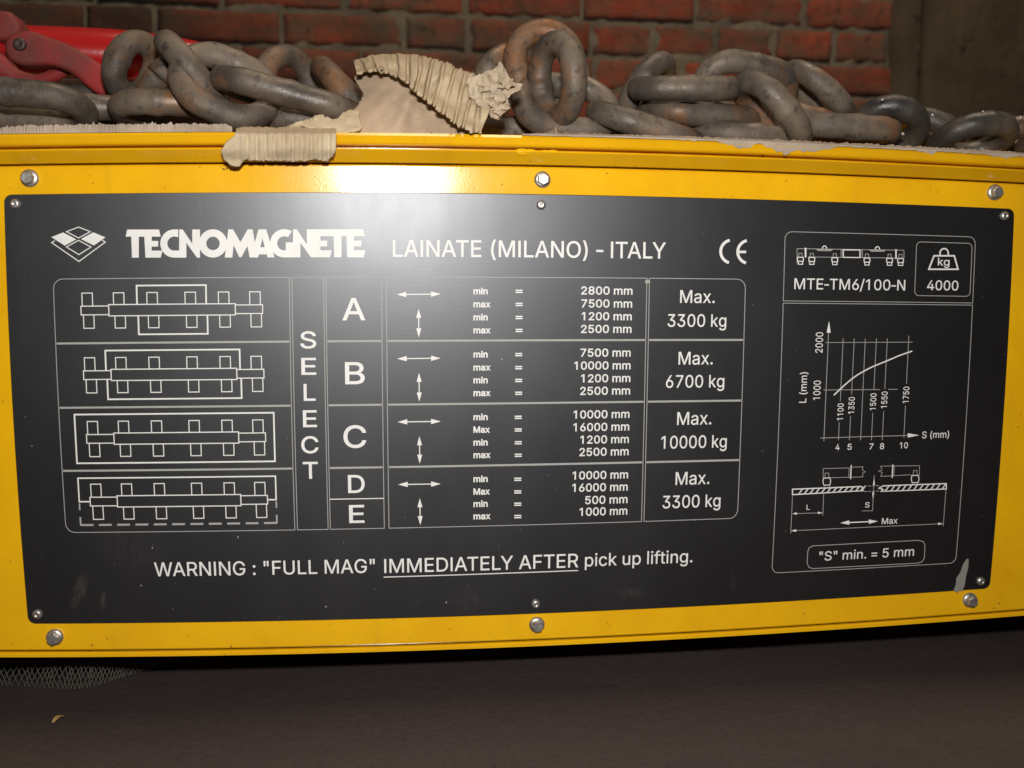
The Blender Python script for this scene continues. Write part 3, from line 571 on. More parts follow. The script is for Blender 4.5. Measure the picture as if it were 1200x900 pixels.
 'x': [379, [[21,0,171,218,171,171,29,379,100,379,147,306,159,287,170,270,179,253,188,237,198,221,207,206,175,206,185,221,194,237,202,253,211,270,222,287,233,306,282,379,352,379,209,169,209,214,358,0,287,0,231,85,219,103,209,120,200,136,191,152,182,167,173,182,205,182,195,167,187,152,178,136,170,120,160,103,148,85,91,0]]],
 ' ': [188, []],
}
KERN = {'LY': -40, 'AT': -38, 'TA': -38, 'WA': -14, 'AL': 0, 'LA': 0, 'AF': 0}

# emblem
p = Print(); q = lambda X, Y: (50 + X / 13.333, 255 + Y / 13.333)
for d in (((562, 148), (745, 220), (562, 318), (370, 220)), ((562, 355), (755, 460), (565, 578), (370, 458))): p.stroke([q(*v) for v in d], 1.05, True)
p.stroke([q(*v) for v in ((190, 362), (140, 390), (567, 685), (978, 383), (930, 355))], 1.1)
for d in (((320, 232), (525, 340), (345, 438), (135, 305)), ((790, 230), (980, 310), (800, 435), (598, 335))): p.poly([q(*v) for v in d])
p.done('emblem')

# maker's lettering, drawn letter by letter
p = Print(); q = lambda X, Y: (140 + X / 7.5, 255 + (Y - .0035 * max(0, X - 400) * .6) / 7.5)
def ring(cx, cy, r, r2, a0, a1, n=40):
    o = [(cx + r * math.cos(math.radians(a0 + (a1 - a0) * k / n)), cy - r * math.sin(math.radians(a0 + (a1 - a0) * k / n))) for k in range(n + 1)]
    i = [(cx + r2 * math.cos(math.radians(a0 + (a1 - a0) * k / n)), cy - r2 * math.sin(math.radians(a0 + (a1 - a0) * k / n))) for k in range(n + 1)]
    return o + i[::-1]
def cw(c):
    a = sum(c[i][0] * c[(i + 1) % len(c)][1] - c[(i + 1) % len(c)][0] * c[i][1] for i in range(len(c))); return c if a > 0 else c[::-1]
D2 = 1050
title = [
    [(68, 105), (347, 105), (362, 167), (55, 167)], [(103, 160), (170, 160), (170, 352), (110, 352)], [(218, 160), (283, 160), (283, 352), (228, 352)],
    [(228, 290), (378, 290), (362, 352), (228, 352)], [(260, 205), (340, 205), (340, 255), (260, 255)],
    ring(483, 228, 124, 62, 75, 285), [(483, 290), (588, 290), (588, 352), (483, 352)], [(483, 104), (516, 104), (516, 172), (483, 166)],
    [(525, 105), (555, 105), (588, 200), (588, 352), (525, 352)], [(525, 105), (556, 105), (708, 330), (708, 352), (682, 352), (525, 135)], [(640, 105), (708, 105), (708, 352), (640, 290)],
    ring(822, 228, 124, 59, 0, 180), ring(822, 228, 124, 59, 180, 360),
    [(957, 105), (998, 105), (1010, 170), (992, 352), (925, 352)], [(975, 105), (998, 105), (1064, 218), (1062, 345), (1055, 352), (1002, 240)], [(1128, 105), (1170, 105), (1130, 240), (1070, 352), (1058, 345), (1062, 218)], [(1122, 120), (1170, 105), (1212, 352), (1145, 352), (1122, 240)],
    [(D2 + 172, 105), (D2 + 212, 105), (D2 + 205, 190), (D2 + 168, 352), (D2 + 102, 352)], [(D2 + 195, 105), (D2 + 240, 105), (D2 + 313, 352), (D2 + 252, 352), (D2 + 208, 190)], [(D2 + 170, 262), (D2 + 250, 262), (D2 + 250, 325), (D2 + 165, 325)],
    ring(D2 + 398, 228, 124, 62, 58, 270), [(D2 + 398, 290), (D2 + 540, 290), (D2 + 540, 352), (D2 + 398, 352)], [(D2 + 412, 220), (D2 + 540, 220), (D2 + 540, 350), (D2 + 412, 350)],
    [(D2 + 476, 105), (D2 + 510, 105), (D2 + 540, 160), (D2 + 540, 352), (D2 + 476, 352)], [(D2 + 476, 105), (D2 + 510, 105), (D2 + 660, 340), (D2 + 650, 352), (D2 + 634, 352), (D2 + 476, 135)],
    [(D2 + 597, 105), (D2 + 1090, 105), (D2 + 1108, 166), (D2 + 597, 166)], [(D2 + 597, 110), (D2 + 716, 110), (D2 + 716, 352), (D2 + 640, 352), (D2 + 597, 280)],
    [(D2 + 700, 205), (D2 + 775, 205), (D2 + 775, 256), (D2 + 700, 256)], [(D2 + 650, 290), (D2 + 816, 290), (D2 + 800, 352), (D2 + 650, 352)],
    [(D2 + 832, 160), (D2 + 902, 160), (D2 + 902, 352), (D2 + 838, 352)], [(D2 + 945, 160), (D2 + 1010, 160), (D2 + 1010, 352), (D2 + 952, 352)],
    [(D2 + 1000, 205), (D2 + 1076, 205), (D2 + 1076, 256), (D2 + 1000, 256)], [(D2 + 952, 290), (D2 + 1112, 290), (D2 + 1097, 352), (D2 + 952, 352)]]
p.poly(*[[q(*v) for v in cw(c)] for c in title])
p.done('title_lettering')

p = Print(); p.text('LAINATE (MILANO) - ITALY', 460.4, 780.2, 300.7, 19.6, 6); p.done('address_lettering')

# CE mark
p = Print(); q = lambda X, Y: (820 + X / 15, 265 + Y / 15)
arc = lambda cx, cy, r: [q(cx + r * math.cos(math.radians(a)), cy - r * math.sin(math.radians(a))) for a in range(103, 258, 6)]
p.stroke(arc(572, 447, 204), 3.3); p.stroke(arc(872, 453, 204), 3.3); p.stroke([q(690, 453), q(815, 453)], 2.9); p.done('conformity_mark')

# load table
p = Print()
Xc = [ideal((62.4 + 72.5 + 76.8) / 3, 498)[0]] + [0] * 9
def X(px, y): return ideal(px, y)[0]
c1a = (X(62.4, 340) + X(72.5, 550) + X(76.8, 605)) / 3; c1b = (X(338.7, 325) + X(343.5, 550) + X(345.6, 620)) / 3
s_a, s_b, l_a, l_b = X(342.1, 325), X(379.2, 325), X(381.9, 325), X(447.2, 325)
d_a = (X(452.8, 330) + X(454.7, 550) + X(456, 618)) / 3; d_b = (X(758.1, 330) + X(753.7, 520) + X(752, 610)) / 3
m_a = d_b + 3.2 * PX; m_b = (X(873.6, 340) + X(867.8, 520) + X(864.3, 595)) / 3
Zr = lambda y, x=340: ideal(x, y)[1]
zt, zb = (Zr(325.2, 340) + Zr(325.2, 640) + Zr(326.8, 855)) / 3, (Zr(621.5) + Zr(614.3, 650) + Zr(607.3, 850)) / 3
z1, z2, z3 = (Zr(400.1) + Zr(399.1, 640) + Zr(398.2, 868)) / 3, (Zr(475.6) + Zr(471.9, 645) + Zr(469.4, 866)) / 3, (Zr(549.2) + Zr(544.2, 645) + Zr(539, 860)) / 3
r0 = 11 * PX
for a, b, rs in ((c1a, c1b, (r0, 0, 0, r0)), (s_a, s_b, (0,) * 4), (l_a, l_b, (0,) * 4), (d_a, d_b, (0,) * 4), (m_a, m_b, (0, r0, r0, 0))): p.frame(a, zt, b, zb, .85, rs)
p.mat = 1
for z in (z1, z2, z3):
    for a, b in ((c1a, c1b), (l_a, l_b), (d_a, d_b), (m_a, m_b)): p.path([(a + PX, z), (b - PX, z)], 2.3)
p.mat = 0
zde = Zr(584.7, 410); p.path([(l_a, zde), (l_b, zde)], 1.1)
for k, (ch, x0, x1, y, cap) in enumerate((('A', 401.3, 428, 375.1, 25.9), ('B', 404.5, 427.5, 450, 25.6), ('C', 402.7, 429.3, 524.6, 26), ('D', 408, 427.5, 577.5, 20.8), ('E', 409.3, 427.2, 612.7, 20.8))): p.text(ch, x0, x1, y, cap, 8)
for ch, x0, x1, y in (('S', 352, 370.7, 408), ('E', 353.3, 370.7, 439), ('L', 356, 369.9, 469.5), ('E', 355.2, 371.5, 500.4), ('C', 353.3, 373.3, 531), ('T', 355.2, 372.8, 560.9)): p.text(ch, x0, x1, y, 19.6, 8)
# arrows
for yh, v0, v1 in ((345.2, 362, 395.3), (420.4, 437, 470.5), (494.5, 511.3, 543.3), (567.8, 583.9, 615.3)):
    p.arrow((464.8 + (yh - 345) * .008, yh), (516.4, yh - .7), 11.2, 3.1, 1.2); p.arrow((490.6 + (yh - 345) * .006, v0), (490.8 + (yh - 345) * .008, v1), 10.5, 2.9, 1.2)
# limits
rows_ = [(344.6, 359.9, 375.2, 390.4), (418.7, 434, 449, 464), (492.2, 507, 522, 536.7), (564.8, 579.6, 594, 608.5)]
for k, ys in enumerate(rows_):
    for j, y in enumerate(ys):
        wd = 'min' if j % 2 == 0 else ('Max' if (j == 1 and k > 1) else 'max')
        p.text(wd, 554.8, {'min': 571.6, 'max': 574.8, 'Max': 574}[wd], y, 7.3, 26)
        xe = 608.3 - .5 * k
        for dy in (-4.3, -1.9): p.stroke([(xe - 4.1, y + dy), (xe + 4.1, y + dy - .1)], 1.5)
vals = [((681, 741.2, 344.6, '2800 mm'), (681.2, 740.8, 359.8, '7500 mm'), (681.6, 740.3, 374.8, '1200 mm'), (680.8, 740, 389.7, '2500 mm')),
        ((680.2, 739, 417.6, '7500 mm'), (672.9, 738.9, 432.7, '10000 mm'), (680.8, 738.7, 447.7, '1200 mm'), (679.8, 738.4, 462.4, '2500 mm')),
        ((672, 737.6, 490.1, '10000 mm'), (671.8, 737.3, 505, '16000 mm'), (680, 736.9, 519.6, '1200 mm'), (678.9, 736.6, 534.1, '2500 mm')),
        ((670.9, 736, 561.6, '10000 mm'), (670.6, 735.5, 576, '16000 mm'), (685.6, 735.3, 590.4, '500 mm'), (679, 735, 604.2, '1000 mm'))]
for g in vals:
    for x0, x1, y, t in g: p.text(t, x0, x1, y + .3, 9.3, 14)
for x0, x1, y, t, X0, X1, Y, T in ((796.9, 837.5, 354.8, 'Max.', 782.2, 851, 382.8, '3300 kg'), (795, 835.2, 427.2, 'Max.', 780.3, 848.6, 454.4, '6700 kg'), (793.4, 833.5, 497.9, 'Max.', 774.7, 851.4, 525.8, '10000 kg'), (791.5, 831.2, 568.2, 'Max.', 776.3, 844, 595.8, '3300 kg')):
    p.text(t, x0, x1, y, 14.9, 5); p.text(T, X0, X1, Y, 14.7, 5)
# lifting schemes
def scheme(yc, which):
    Z0 = ideal(200, yc)[1]; s = (ideal(200, yc - 10)[1] - Z0) / 10; xs = [X(40 + c / 3.75, 363) for c in (235, 373, 520, 687.5, 834, 971.5)]
    hw = X(185, 363) - X(178.85, 363); bw = lambda c: X(40 + c / 3.75, 363); z = lambda px: Z0 + s * px
    arm, cen = 5.1, 6.6; pt, pb = 20.4, 20.9
    for i, x in enumerate(xs):
        h = arm if i in (0, 5) else cen
        p.path([(x - hw, z(h)), (x - hw, z(pt)), (x + hw, z(pt)), (x + hw, z(h))], 1.1)
        p.path([(x - hw + PX, z(-h)), (x - hw + PX, z(-pb)), (x + hw + PX, z(-pb)), (x + hw + PX, z(-h))], 1.1)
    p.frame(bw(206), z(arm), bw(328), z(-arm), 1.15); p.frame(bw(328), z(cen), bw(884), z(-cen), 1.2); p.frame(bw(884), z(arm), bw(1004), z(-arm), 1.15)
    T = 28.6
    if which in 'AB':
        a, b = (bw(453), bw(757)) if which == 'A' else (bw(306), bw(899))
        h = cen; ha = cen if which == 'A' else arm
        p.path([(a, z(ha)), (a, z(T)), (b, z(T)), (b, z(ha))], 1.8); p.path([(a + PX, z(-ha)), (a + PX, z(-T)), (b + PX, z(-T)), (b + PX, z(-ha))], 1.8)
    else:
        a, b = bw(157), bw(1043)
        if which == 'C': p.frame(a, z(T), b, z(-T), 1.8)
        else:
            T = 27.5
            p.path([(bw(206), z(0)), (a, z(0)), (a, z(T)), (b, z(T)), (b, z(0)), (bw(1004), z(0))], 1.6)
            p.mat = 1
            for x in (a, b): p.path([(x, z(-2)), (x, z(-10))], 1.7); p.path([(x, z(-18)), (x, z(-T - .5))], 1.9)
            n = 11; per = (b - a) / (n - .3)
            for k in range(n): p.path([(a + per * k, z(-T)), (a + per * (k + .7), z(-T))], 2.3)
            p.mat = 0
for y, wch in ((363, 'A'), (438.8, 'B'), (513.5, 'C'), (587, 'D')): scheme(y, wch)
p.done('load_table')

# warning line
p = Print()
p.text('WARNING : "FULL MAG"', 181.2, 439.5, 675.3, 16.2, 4); p.text('IMMEDIATELY AFTER', 450.4, 677.5, 671.4, 16.3, 4); p.text('pick up lifting.', 685.4, 811.1, 663.8, 14.8, 4)
p.line((449.5, 676.3), (677.5, 668.5), 1.1); p.done('warning_lettering')

# model panel
p = Print()
pl_a = (X(920.6, 285) + X(914.1, 450) + X(906.9, 620)) / 3; pl_b = (X(1142.7, 290) + X(1135, 450) + X(1129.3, 540) + X(1121.9, 630)) / 4
pz0 = (Zr(272.4, 930) + Zr(276.7, 1135)) / 2; pz1 = (Zr(353.2, 920) + Zr(354.5, 1140)) / 2; pz2 = pz1 - 2.8 * PX; pz3 = (Zr(670.7, 912) + Zr(660.5, 1114.7)) / 2
p.frame(pl_a, pz0, pl_b, pz1, .75, (9 * PX, 9 * PX, 0, 0)); p.frame(pl_a, pz2, pl_b, pz3, .75, (0, 0, 9 * PX, 9 * PX))
p.text('MTE-TM6/100-N', 930.7, 1060.7, 338.7, 12.7, 4)
p.frame(X(1073.2, 310), Zr(283.8, 1090), X(1138.3, 310), Zr(346.6, 1090), .75, (6 * PX,) * 4)
q = lambda a, b: (1060 + a / 12, 275 + b / 12)
p.text('4000', 1086.3, 1122.9, 339.8, 11.5, 6); p.text('kg', 1099, 1112.6, 311, 8.9, 6)
p.stroke([q(415, 297), q(700, 297), q(752, 486), q(342, 486)], 1.8, True)
p.stroke([q(500, 297)] + [q(557 + 58 * math.cos(math.radians(a)), 258 - 62 * math.sin(math.radians(a))) for a in range(180, -1, -15)] + [q(614, 297)], 1.7)
q = lambda a, b: (920 + a / 7.5, 270 + (b + .012 * (a - 105)) / 7.5)
p.stroke([q(105, 290), q(105, 160), q(1045, 163)], .70); p.stroke([q(205, 232), q(970, 232)], .70); p.stroke([q(180, 152), q(180, 236)], 1.9); p.stroke([q(975, 155), q(975, 240)], 1.7)
p.stroke([q(1045, 163), q(1045, 232)], .70); p.stroke([q(512, 166), q(658, 166), q(658, 232), q(512, 232)], 1.1, True)
for a in (492, 503, 668, 680): p.stroke([q(a, 160), q(a, 234)], .62)
for cx in (347, 812):
    p.stroke([q(cx + 19 * math.cos(math.radians(t)), 158 - 24 * math.sin(math.radians(t))) for t in range(0, 181, 20)], 1.2)
    p.mat = 1; p.poly([q(cx - 82, 160), q(cx - 55, 178), q(cx + 55, 178), q(cx + 82, 160)]); p.mat = 0
for cx in (135, 235, 437, 720, 918, 1015):
    p.stroke([q(cx - 16, 235), q(cx - 13, 200), q(cx + 13, 200), q(cx + 16, 235)], .70)
    p.stroke([q(cx - 24, 236), q(cx + 24, 236), q(cx + 26, 252), q(cx + 23, 272), q(cx - 23, 272), q(cx - 26, 252)], 1.1, True)
    p.stroke([q(cx - 20, 272), q(cx - 19, 297), q(cx + 19, 297), q(cx + 20, 272)], 1.0)
p.done('model_panel')

# capacity chart
p = Print()
q3 = lambda a, b: (930 + a / 6.316, 365 + b / 6.316); q4 = lambda a, b: (930 + a / 6.316, 445 + b / 6.316)
p.stroke([q3(259, 150), q4(224, 455)], .74); p.poly([q3(262, 70), q3(274, 157), q3(245, 157)])
for xt, xb, gap in ((367, 332, (160, 315)), (449, 413, (110, 268)), (531, 496, None), (613, 576, (75, 245)), (694, 656, (70, 232)), (853, 816, (30, 190))):
    a, b = q3(xt, 180 if xt == 853 else 200), q4(xb, 430 if xt == 853 else 448); m = lambda y: (a[0] + (b[0] - a[0]) * (y - a[1]) / (b[1] - a[1]), y)
    if gap: p.stroke([a, m(445 + gap[0] / 6.316)], .66); p.stroke([m(445 + gap[1] / 6.316), b], .66)
    else: p.stroke([a, b], .66)
p.stroke([q3(235, 230), q3(880, 227)], .66); p.stroke([q3(222, 581), q3(640, 578)], .66); p.stroke([q3(700, 577), q3(770, 576)], .66)
p.stroke([q4(198, 431), q4(860, 412)], .74); p.poly([q4(930, 411), q4(845, 396), q4(845, 428)])
p.stroke([q3(*v) for v in ((298, 620), (350, 570), (392, 532), (435, 496), (478, 466), (522, 441), (563, 419), (605, 400), (690, 366), (780, 327), (878, 293))], 1.45)
p.text('2000', 413.4, 389.4, 963.8, 8.5, 4, True); p.text('1000', 468.6, 445.9, 961, 8.3, 4, True); p.text('L (mm)', 471.9, 436.2, 944.6, 8.2, 4, True)
for t, a, b, x in (('1100', 492.5, 472.7, 987.8), ('1350', 484.9, 465.2, 1000.8), ('1500', 480.6, 460.8, 1026.2), ('1550', 478.2, 458.8, 1039.3), ('1750', 472.3, 453.1, 1064.7)): p.text(t, a, b, x, 6.9, 6, True)
for t, a, b, y in (('4', 979, 983.7, 527.4), ('5', 993, 998, 527.1), ('7', 1018.6, 1023.3, 526.6), ('8', 1031, 1035.9, 526.3), ('10', 1054.3, 1063.8, 525.4)): p.text(t, a, b, y, 6.9, 8)
p.text('S (mm)', 1080.4, 1112, 513.6, 7.9, 4)
p.done('capacity_chart')

# overhang sketch
p = Print(); q = lambda a, b: (920 + a / 6, 535 + b / 6)
p.stroke([q(*v) for v in ((52, 230), (535, 211), (552, 222), (538, 230), (550, 240), (52, 268))], 1.3, True)
p.stroke([q(*v) for v in ((690, 206), (1133, 190), (1134, 228), (676, 245), (690, 232), (660, 222))], 1.3, True)
for k in range(12): a = 95 + 40 * k; b = 266 - (a - 52) * .047; p.stroke([q(a, b), q(a + 30, b - 38)], 1.25)
for k in range(11): a = 705 + 40 * k; b = 243 - (a - 680) * .037; p.stroke([q(a, b), q(a + 26, b - 36)], 1.25)
for b in (208, 246):
    for k in range(4): p.stroke([q(556 + 28 * k, b - k), q(576 + 28 * k, b - k)], .7)
p.stroke([q(627, 130), q(615, 381), q(540, 382)], .62); p.poly([q(626, 150), q(632, 200), q(618, 200)]); p.poly([q(618, 300), q(613, 252), q(627, 252)])
p.text('S', 1013.6, 1018.9, 594.8, 6.1, 4)
p.stroke([q(52, 280), q(40, 540)], .66); p.stroke([q(272, 252), q(265, 415)], .66); p.arrow(q(50, 402), q(264, 395), 5.5, 1.4, .62); p.text('L', 945, 948.9, 597.4, 5.8, 4)
p.stroke([q(1131, 235), q(1112, 490)], .66); p.arrow(q(42, 522), q(1112, 472), 6, 1.5, .66); p.arrow(q(388, 467), q(652, 455), 10.5, 2.6, 1.25); p.text('Max', 1033.2, 1051.6, 614.2, 6.9, 5)
p.stroke([q(268, 150), q(268, 85), q(450, 80), q(448, 147)], .62); p.stroke([q(320, 149), q(548, 143)], .62); p.stroke([q(465, 60), q(461, 158)], 1.3)
p.stroke([q(465, 75), q(548, 72), q(543, 95), q(564, 108), q(545, 116), q(548, 143)], .62)
p.stroke([q(945, 132), q(945, 64), q(672, 68), q(682, 95), q(656, 102), q(684, 112), q(672, 140), q(885, 128)], .62); p.stroke([q(758, 56), q(753, 150)], 1.3); p.stroke([q(768, 64), q(765, 134)], .62)
for cx, cy in ((294, 150), (915, 132)):
    p.stroke([q(cx - 14, cy), q(cx - 12, cy - 33), q(cx + 12, cy - 34), q(cx + 15, cy)], .66)
    p.stroke([q(cx - 24, cy + 2), q(cx + 22, cy), q(cx + 27, cy + 24), q(cx + 21, cy + 50), q(cx - 21, cy + 52), q(cx - 28, cy + 28)], .95, True)
    p.stroke([q(cx - 18, cy + 52), q(cx - 18, cy + 64)], .70); p.stroke([q(cx + 18, cy + 50), q(cx + 18, cy + 62)], .70)
B = [ideal(946.2, 652)[0], ideal(950, 640)[1], ideal(1083.6, 645)[0], ideal(950, 666)[1]]
p.stroke([(946.6 + 0, 646.5), (948.2, 642), (953, 639.6), (1076, 633.2), (1082.2, 634.8), (1084, 639), (1083.2, 654), (1080.5, 658.4), (1075, 660), (953, 666.3), (948, 665), (945.8, 660)], .8, True)
p.text('"S" min. = 5 mm', 959.7, 1070.4, 657.2, 10.7, 4)
p.done('overhang_sketch')

# scratch to bare metal and a chip
bm = bmesh.new(); d = -.00004
def patch(pts):
    f = bm.faces.new([bm.verts.new(at(880 + a / 3.75, 540 + b / 3.75, d)) for a, b in pts])
patch([(948, 430), (957, 432), (955, 470), (944, 512), (940, 545), (928, 575), (918, 566), (910, 580), (890, 570), (900, 545), (903, 515), (920, 490), (932, 455)])
v = [bm.verts.new(at(x, y, d)) for x, y in ((755.5, 329.5), (758, 327.5), (761.5, 328), (762, 331), (759, 332.5), (756.5, 332))]; bm.faces.new(v)
for (x, y) in ((165.5, 686), (382, 711), (279, 629.5), (523, 706), (588, 421), (178.5, 642)):
    v = [bm.verts.new(at(x + r * math.cos(a), y + r * 1.2 * math.sin(a), d)) for k in range(7) for a, r in ((k * .9, random.uniform(.6, 1.2)),)]; bm.faces.new(v)
bmesh.ops.recalc_face_normals(bm, faces=bm.faces)
link_mesh('scratch', bm, M_BARE, plate)

# ------------------------------------------------------------------ chain
WIRE = .0128
def px_size(depth): return (DIST + depth) / FOC / 600
def chain_link(parent, cx, cy, depth, ang, fore=0.0, roll=0.0, ln=1.0, wd=1.0, mat=None, dia=1.0):
    """One oval steel link. ang: slope of the long axis in the picture plane (degrees, anticlockwise); fore: how far the right end turns
    away; roll: turn of the oval about its long axis (0 faces the viewer, 90 edge-on)."""
    c = at(cx, cy, depth); d = WIRE * dia
    a, f, r = R(ang), R(fore), R(roll)
    u = Vector((math.cos(a) * math.cos(f), math.sin(f), math.sin(a) * math.cos(f)))
    v = Vector((-math.sin(a), 0, math.cos(a))); v = (v - u * v.dot(u)).normalized(); nn = u.cross(v)
    wv = v * math.cos(r) + nn * math.sin(r); nv = u.cross(wv)
    hl, hw = (1.62 * .0143 * ln + (.0143 - d) / 2) * 1.0, 1.14 * .0143 * wd + (.0143 - d) / 2; st = max(hl - hw, 0)
    path = []
    for k in range(20): t = -math.pi / 2 + math.pi * k / 19; path.append((st + hw * math.cos(t), hw * math.sin(t)))
    for k in range(1, 8): path.append((st - 2 * st * k / 8, hw))
    for k in range(20): t = math.pi / 2 + math.pi * k / 19; path.append((-st + hw * math.cos(t), hw * math.sin(t)))
    for k in range(1, 8): path.append((-st + 2 * st * k / 8, -hw))
    n = len(path); bm = bmesh.new(); rings = []; seed = Vector((cx * .13, cy * .17, depth * 90))
    for i in range(n):
        p = Vector(path[i]); t = (Vector(path[(i + 1) % n]) - Vector(path[i - 1])).normalized(); o = Vector((t.y, -t.x))
        weld = 1 + .10 * math.exp(-((p.x) / (.22 * d)) ** 2) * (1 if p.y > 0 else 0)
        wear = 1 - .05 * (abs(p.x) > st + .6 * hw)
        ring_ = []
        for j in range(18):
            b = 2 * math.pi * j / 18; rr = d / 2 * weld * wear
            q = p + o * (rr * math.cos(b)); w3 = c + u * q.x + wv * q.y + nv * (rr * math.sin(b))
            w3 += (w3 - (c + u * p.x + wv * p.y)) * (.030 * noise.noise(w3 * 80 + seed) + .030 * noise.noise(w3 * 300 + seed))
            ring_.append(bm.verts.new(w3))
        rings.append(ring_)
    for i in range(n):
        g, h = rings[i], rings[(i + 1) % n]
        for j in range(18): bm.faces.new((g[j], g[(j + 1) % 18], h[(j + 1) % 18], h[j]))
    bmesh.ops.recalc_face_normals(bm, faces=bm.faces)
    return link_mesh('link', bm, mat or M_CH, parent, True)

ch = thing('lifting_chain', 'heavy rusty chain piled on the beam between the red hook and the folded cardboard', 'chain', at(230, 150, .07))
for a in (  # cx, cy, depth, ang, fore, roll, ln, wd
    (265, 101, .046, -22, 6, -34, .88, .90),      # big loop in front
    (338, 114, .050, -13, 8, 92, 1.34, .95),      # bar running right from it
    (223, 85, .058, -52, 8, 84, .70, .92),        # slanting down out of the top
    (158, 80, .100, 66, 0, 56, .56, .68),
    (196, 98, .086, 48, 0, 86, .50, .90),
    (267, 86, .104, -20, 0, 90, .80, .95),
    (403, 111, .094, -50, 0, 90, .74, .95),
    (22, 125, .058, -3, 0, 72, 1.28, .86),        # flat ones on the left
    (116, 127, .088, 0, 0, 97, .72, .95),
    (190, 129, .064, 0, 4, 84, .80, .90),
    (-30, 114, .098, -14, 0, 92, .95, .95),
    (66, 116, .140, 6, 0, 95, .9, .95),
    (368, 144, .068, -5, 4, 95, 1.05, .95),
    (425, 138, .085, 0, 0, 95, .9, .95),
    (245, 142, .100, 5, 0, 95, 1.0, .95),
    (70, 146, .110, 3, 0, 95, 1.0, .95),
): chain_link(ch, *a)
chain_link(ch, 337, 106, .110, 86, 0, 42, .76, .90, mat=M_CHR)       # arch with the rusty top

ch2 = thing('lifting_chain', 'heavy rusty chain piled on the beam right of the folded cardboard with damp end links', 'chain', at(850, 150, .07))
chain_link(ch2, 641, 82, .078, 106, 6, 0, .88, .90, mat=M_CHR)        # tall loop
for a in (
    (652, 94, .048, 97, 4, -66, .74, .90),        # upright one in front of it
    (664, 125, .060, -3, 4, -40, .96, .96),
    (756, 149, .054, -15, 4, -80, 1.1, .95),
    (756, 106, .092, 50, 4, 66, .72, .92),
    (802, 104, .060, 1, -3, 99, 1.0, .86),        # level bar
    (822, 135, .072, -3, 4, 98, 1.2, .95),
    (872, 106, .078, -9, 4, 36, 1.02, .86),       # long one arching over
    (905, 132, .048, -46, 6, 88, .84, .90),
    (958, 110, .096, -38, 4, 94, .82, .92),
    (987, 151, .052, -2, 0, 94, 1.03, .90),
    (945, 143, .082, -14, 0, 95, .92, .95),
    (870, 160, .066, -4, 4, 95, 1.0, .95),
    (583, 98, .110, 60, 0, 60, .70, .92),
    (700, 158, .085, 5, 0, 95, .9, .95),
    (600, 156, .095, 0, 0, 90, .85, .95),
    (775, 160, .090, 3, 0, 95, .95, .95),
): chain_link(ch2, *a)
def drop(link, px, py, depth, r):
    b = bmesh.new(); bmesh.ops.create_icosphere(b, subdivisions=2, radius=r, matrix=Matrix.Translation(at(px, py, depth)) @ Matrix.Diagonal((1.15, .8, .9, 1)))
    link_mesh('water_drop', b, M_DROP, link, True)
damp = [chain_link(ch2, *a, mat=M_CHW) for a in ((1043, 149, .074, -22, 4, 50, .62, .78), (1086, 151, .100, -24, 4, 88, .66, .9), (1140, 163, .058, 2, 4, 64, .74, .86), (1192, 163, .086, -3, 0, 74, .82, .92), (1255, 168, .07, 4, 0, 85, 1.0, .95))]
for k, px, py, dd, r in ((0, 1034, 117, .054, .0006), (0, 1058, 157, .050, .0008), (1, 1080, 131, .078, .0009), (1, 1093, 135, .078, .0009), (1, 1081, 141, .078, .0008), (3, 1174, 133, .060, .0009), (3, 1185, 136, .060, .0009), (3, 1196, 138, .060, .0008), (2, 1152, 131, .042, .0006), (2, 1166, 132, .042, .0006)): drop(damp[k], px, py, dd, r)

# ------------------------------------------------------------------ torn corrugated cardboard
def sheet(name, outline, depth, mat, parent, thick=.0009, step=3.0, ragged=0.0, smooth=True, seed=0):
    """Thin sheet whose outline is given as photo positions; depth(px, py) sets how far each point stands behind the plate."""
    rnd = random.Random(seed); pts = []
    n = len(outline)
    for i in range(n):
        a, b = outline[i], outline[(i + 1) % n]; m = max(1, int(math.hypot(b[0] - a[0], b[1] - a[1]) / step))
        for k in range(m):
            j = ragged if len(a) < 3 else a[2]
            pts.append((a[0] + (b[0] - a[0]) * k / m + rnd.uniform(-j, j), a[1] + (b[1] - a[1]) * k / m + rnd.uniform(-j, j)))
    E = [(i, (i + 1) % len(pts)) for i in range(len(pts))]; V = [Vector(p) for p in pts]
    def inside(x, y):
        c = False
        for i in range(len(pts)):
            x0, y0 = pts[i]; x1, y1 = pts[i - 1]
            if (y0 > y) != (y1 > y) and x < (x1 - x0) * (y - y0) / (y1 - y0) + x0: c = not c
        return c
    xs = [p[0] for p in pts]; ys = [p[1] for p in pts]
    y = min(ys)
    while y < max(ys):
        x = min(xs)
        while x < max(xs):
            if inside(x, y): V.append(Vector((x, y)))
            x += step
        y += step
    vs, es, fs, *_ = delaunay_2d_cdt(V, E, [list(range(len(pts)))], 1, 1e-5)
    bm = bmesh.new(); F = [bm.verts.new(at(v.x, v.y, depth(v.x, v.y))) for v in vs]
    for f in fs:
        try: bm.faces.new([F[i] for i in f])
        except ValueError: pass
    bmesh.ops.recalc_face_normals(bm, faces=bm.faces); bm.normal_update()
    if sum(f.normal.y for f in bm.faces) > 0: bmesh.ops.reverse_faces(bm, faces=bm.faces)
    o = link_mesh(name, bm, mat, parent, smooth)
    md = o.modifiers.new('thickness', 'SOLIDIFY'); md.thickness = thick; md.offset = -1; return o
def smoothstep(a, b, x):
    t = min(1, max(0, (x - a) / (b - a))); return t * t * (3 - 2 * t)
N = lambda x, y, s=1.0, k=0: noise.noise(Vector((x * s, y * s, k)))

card = thing('torn_cardboard', 'torn beige corrugated cardboard folded over the edge of the beam beneath the chain', 'cardboard', at(330, 152, .01))
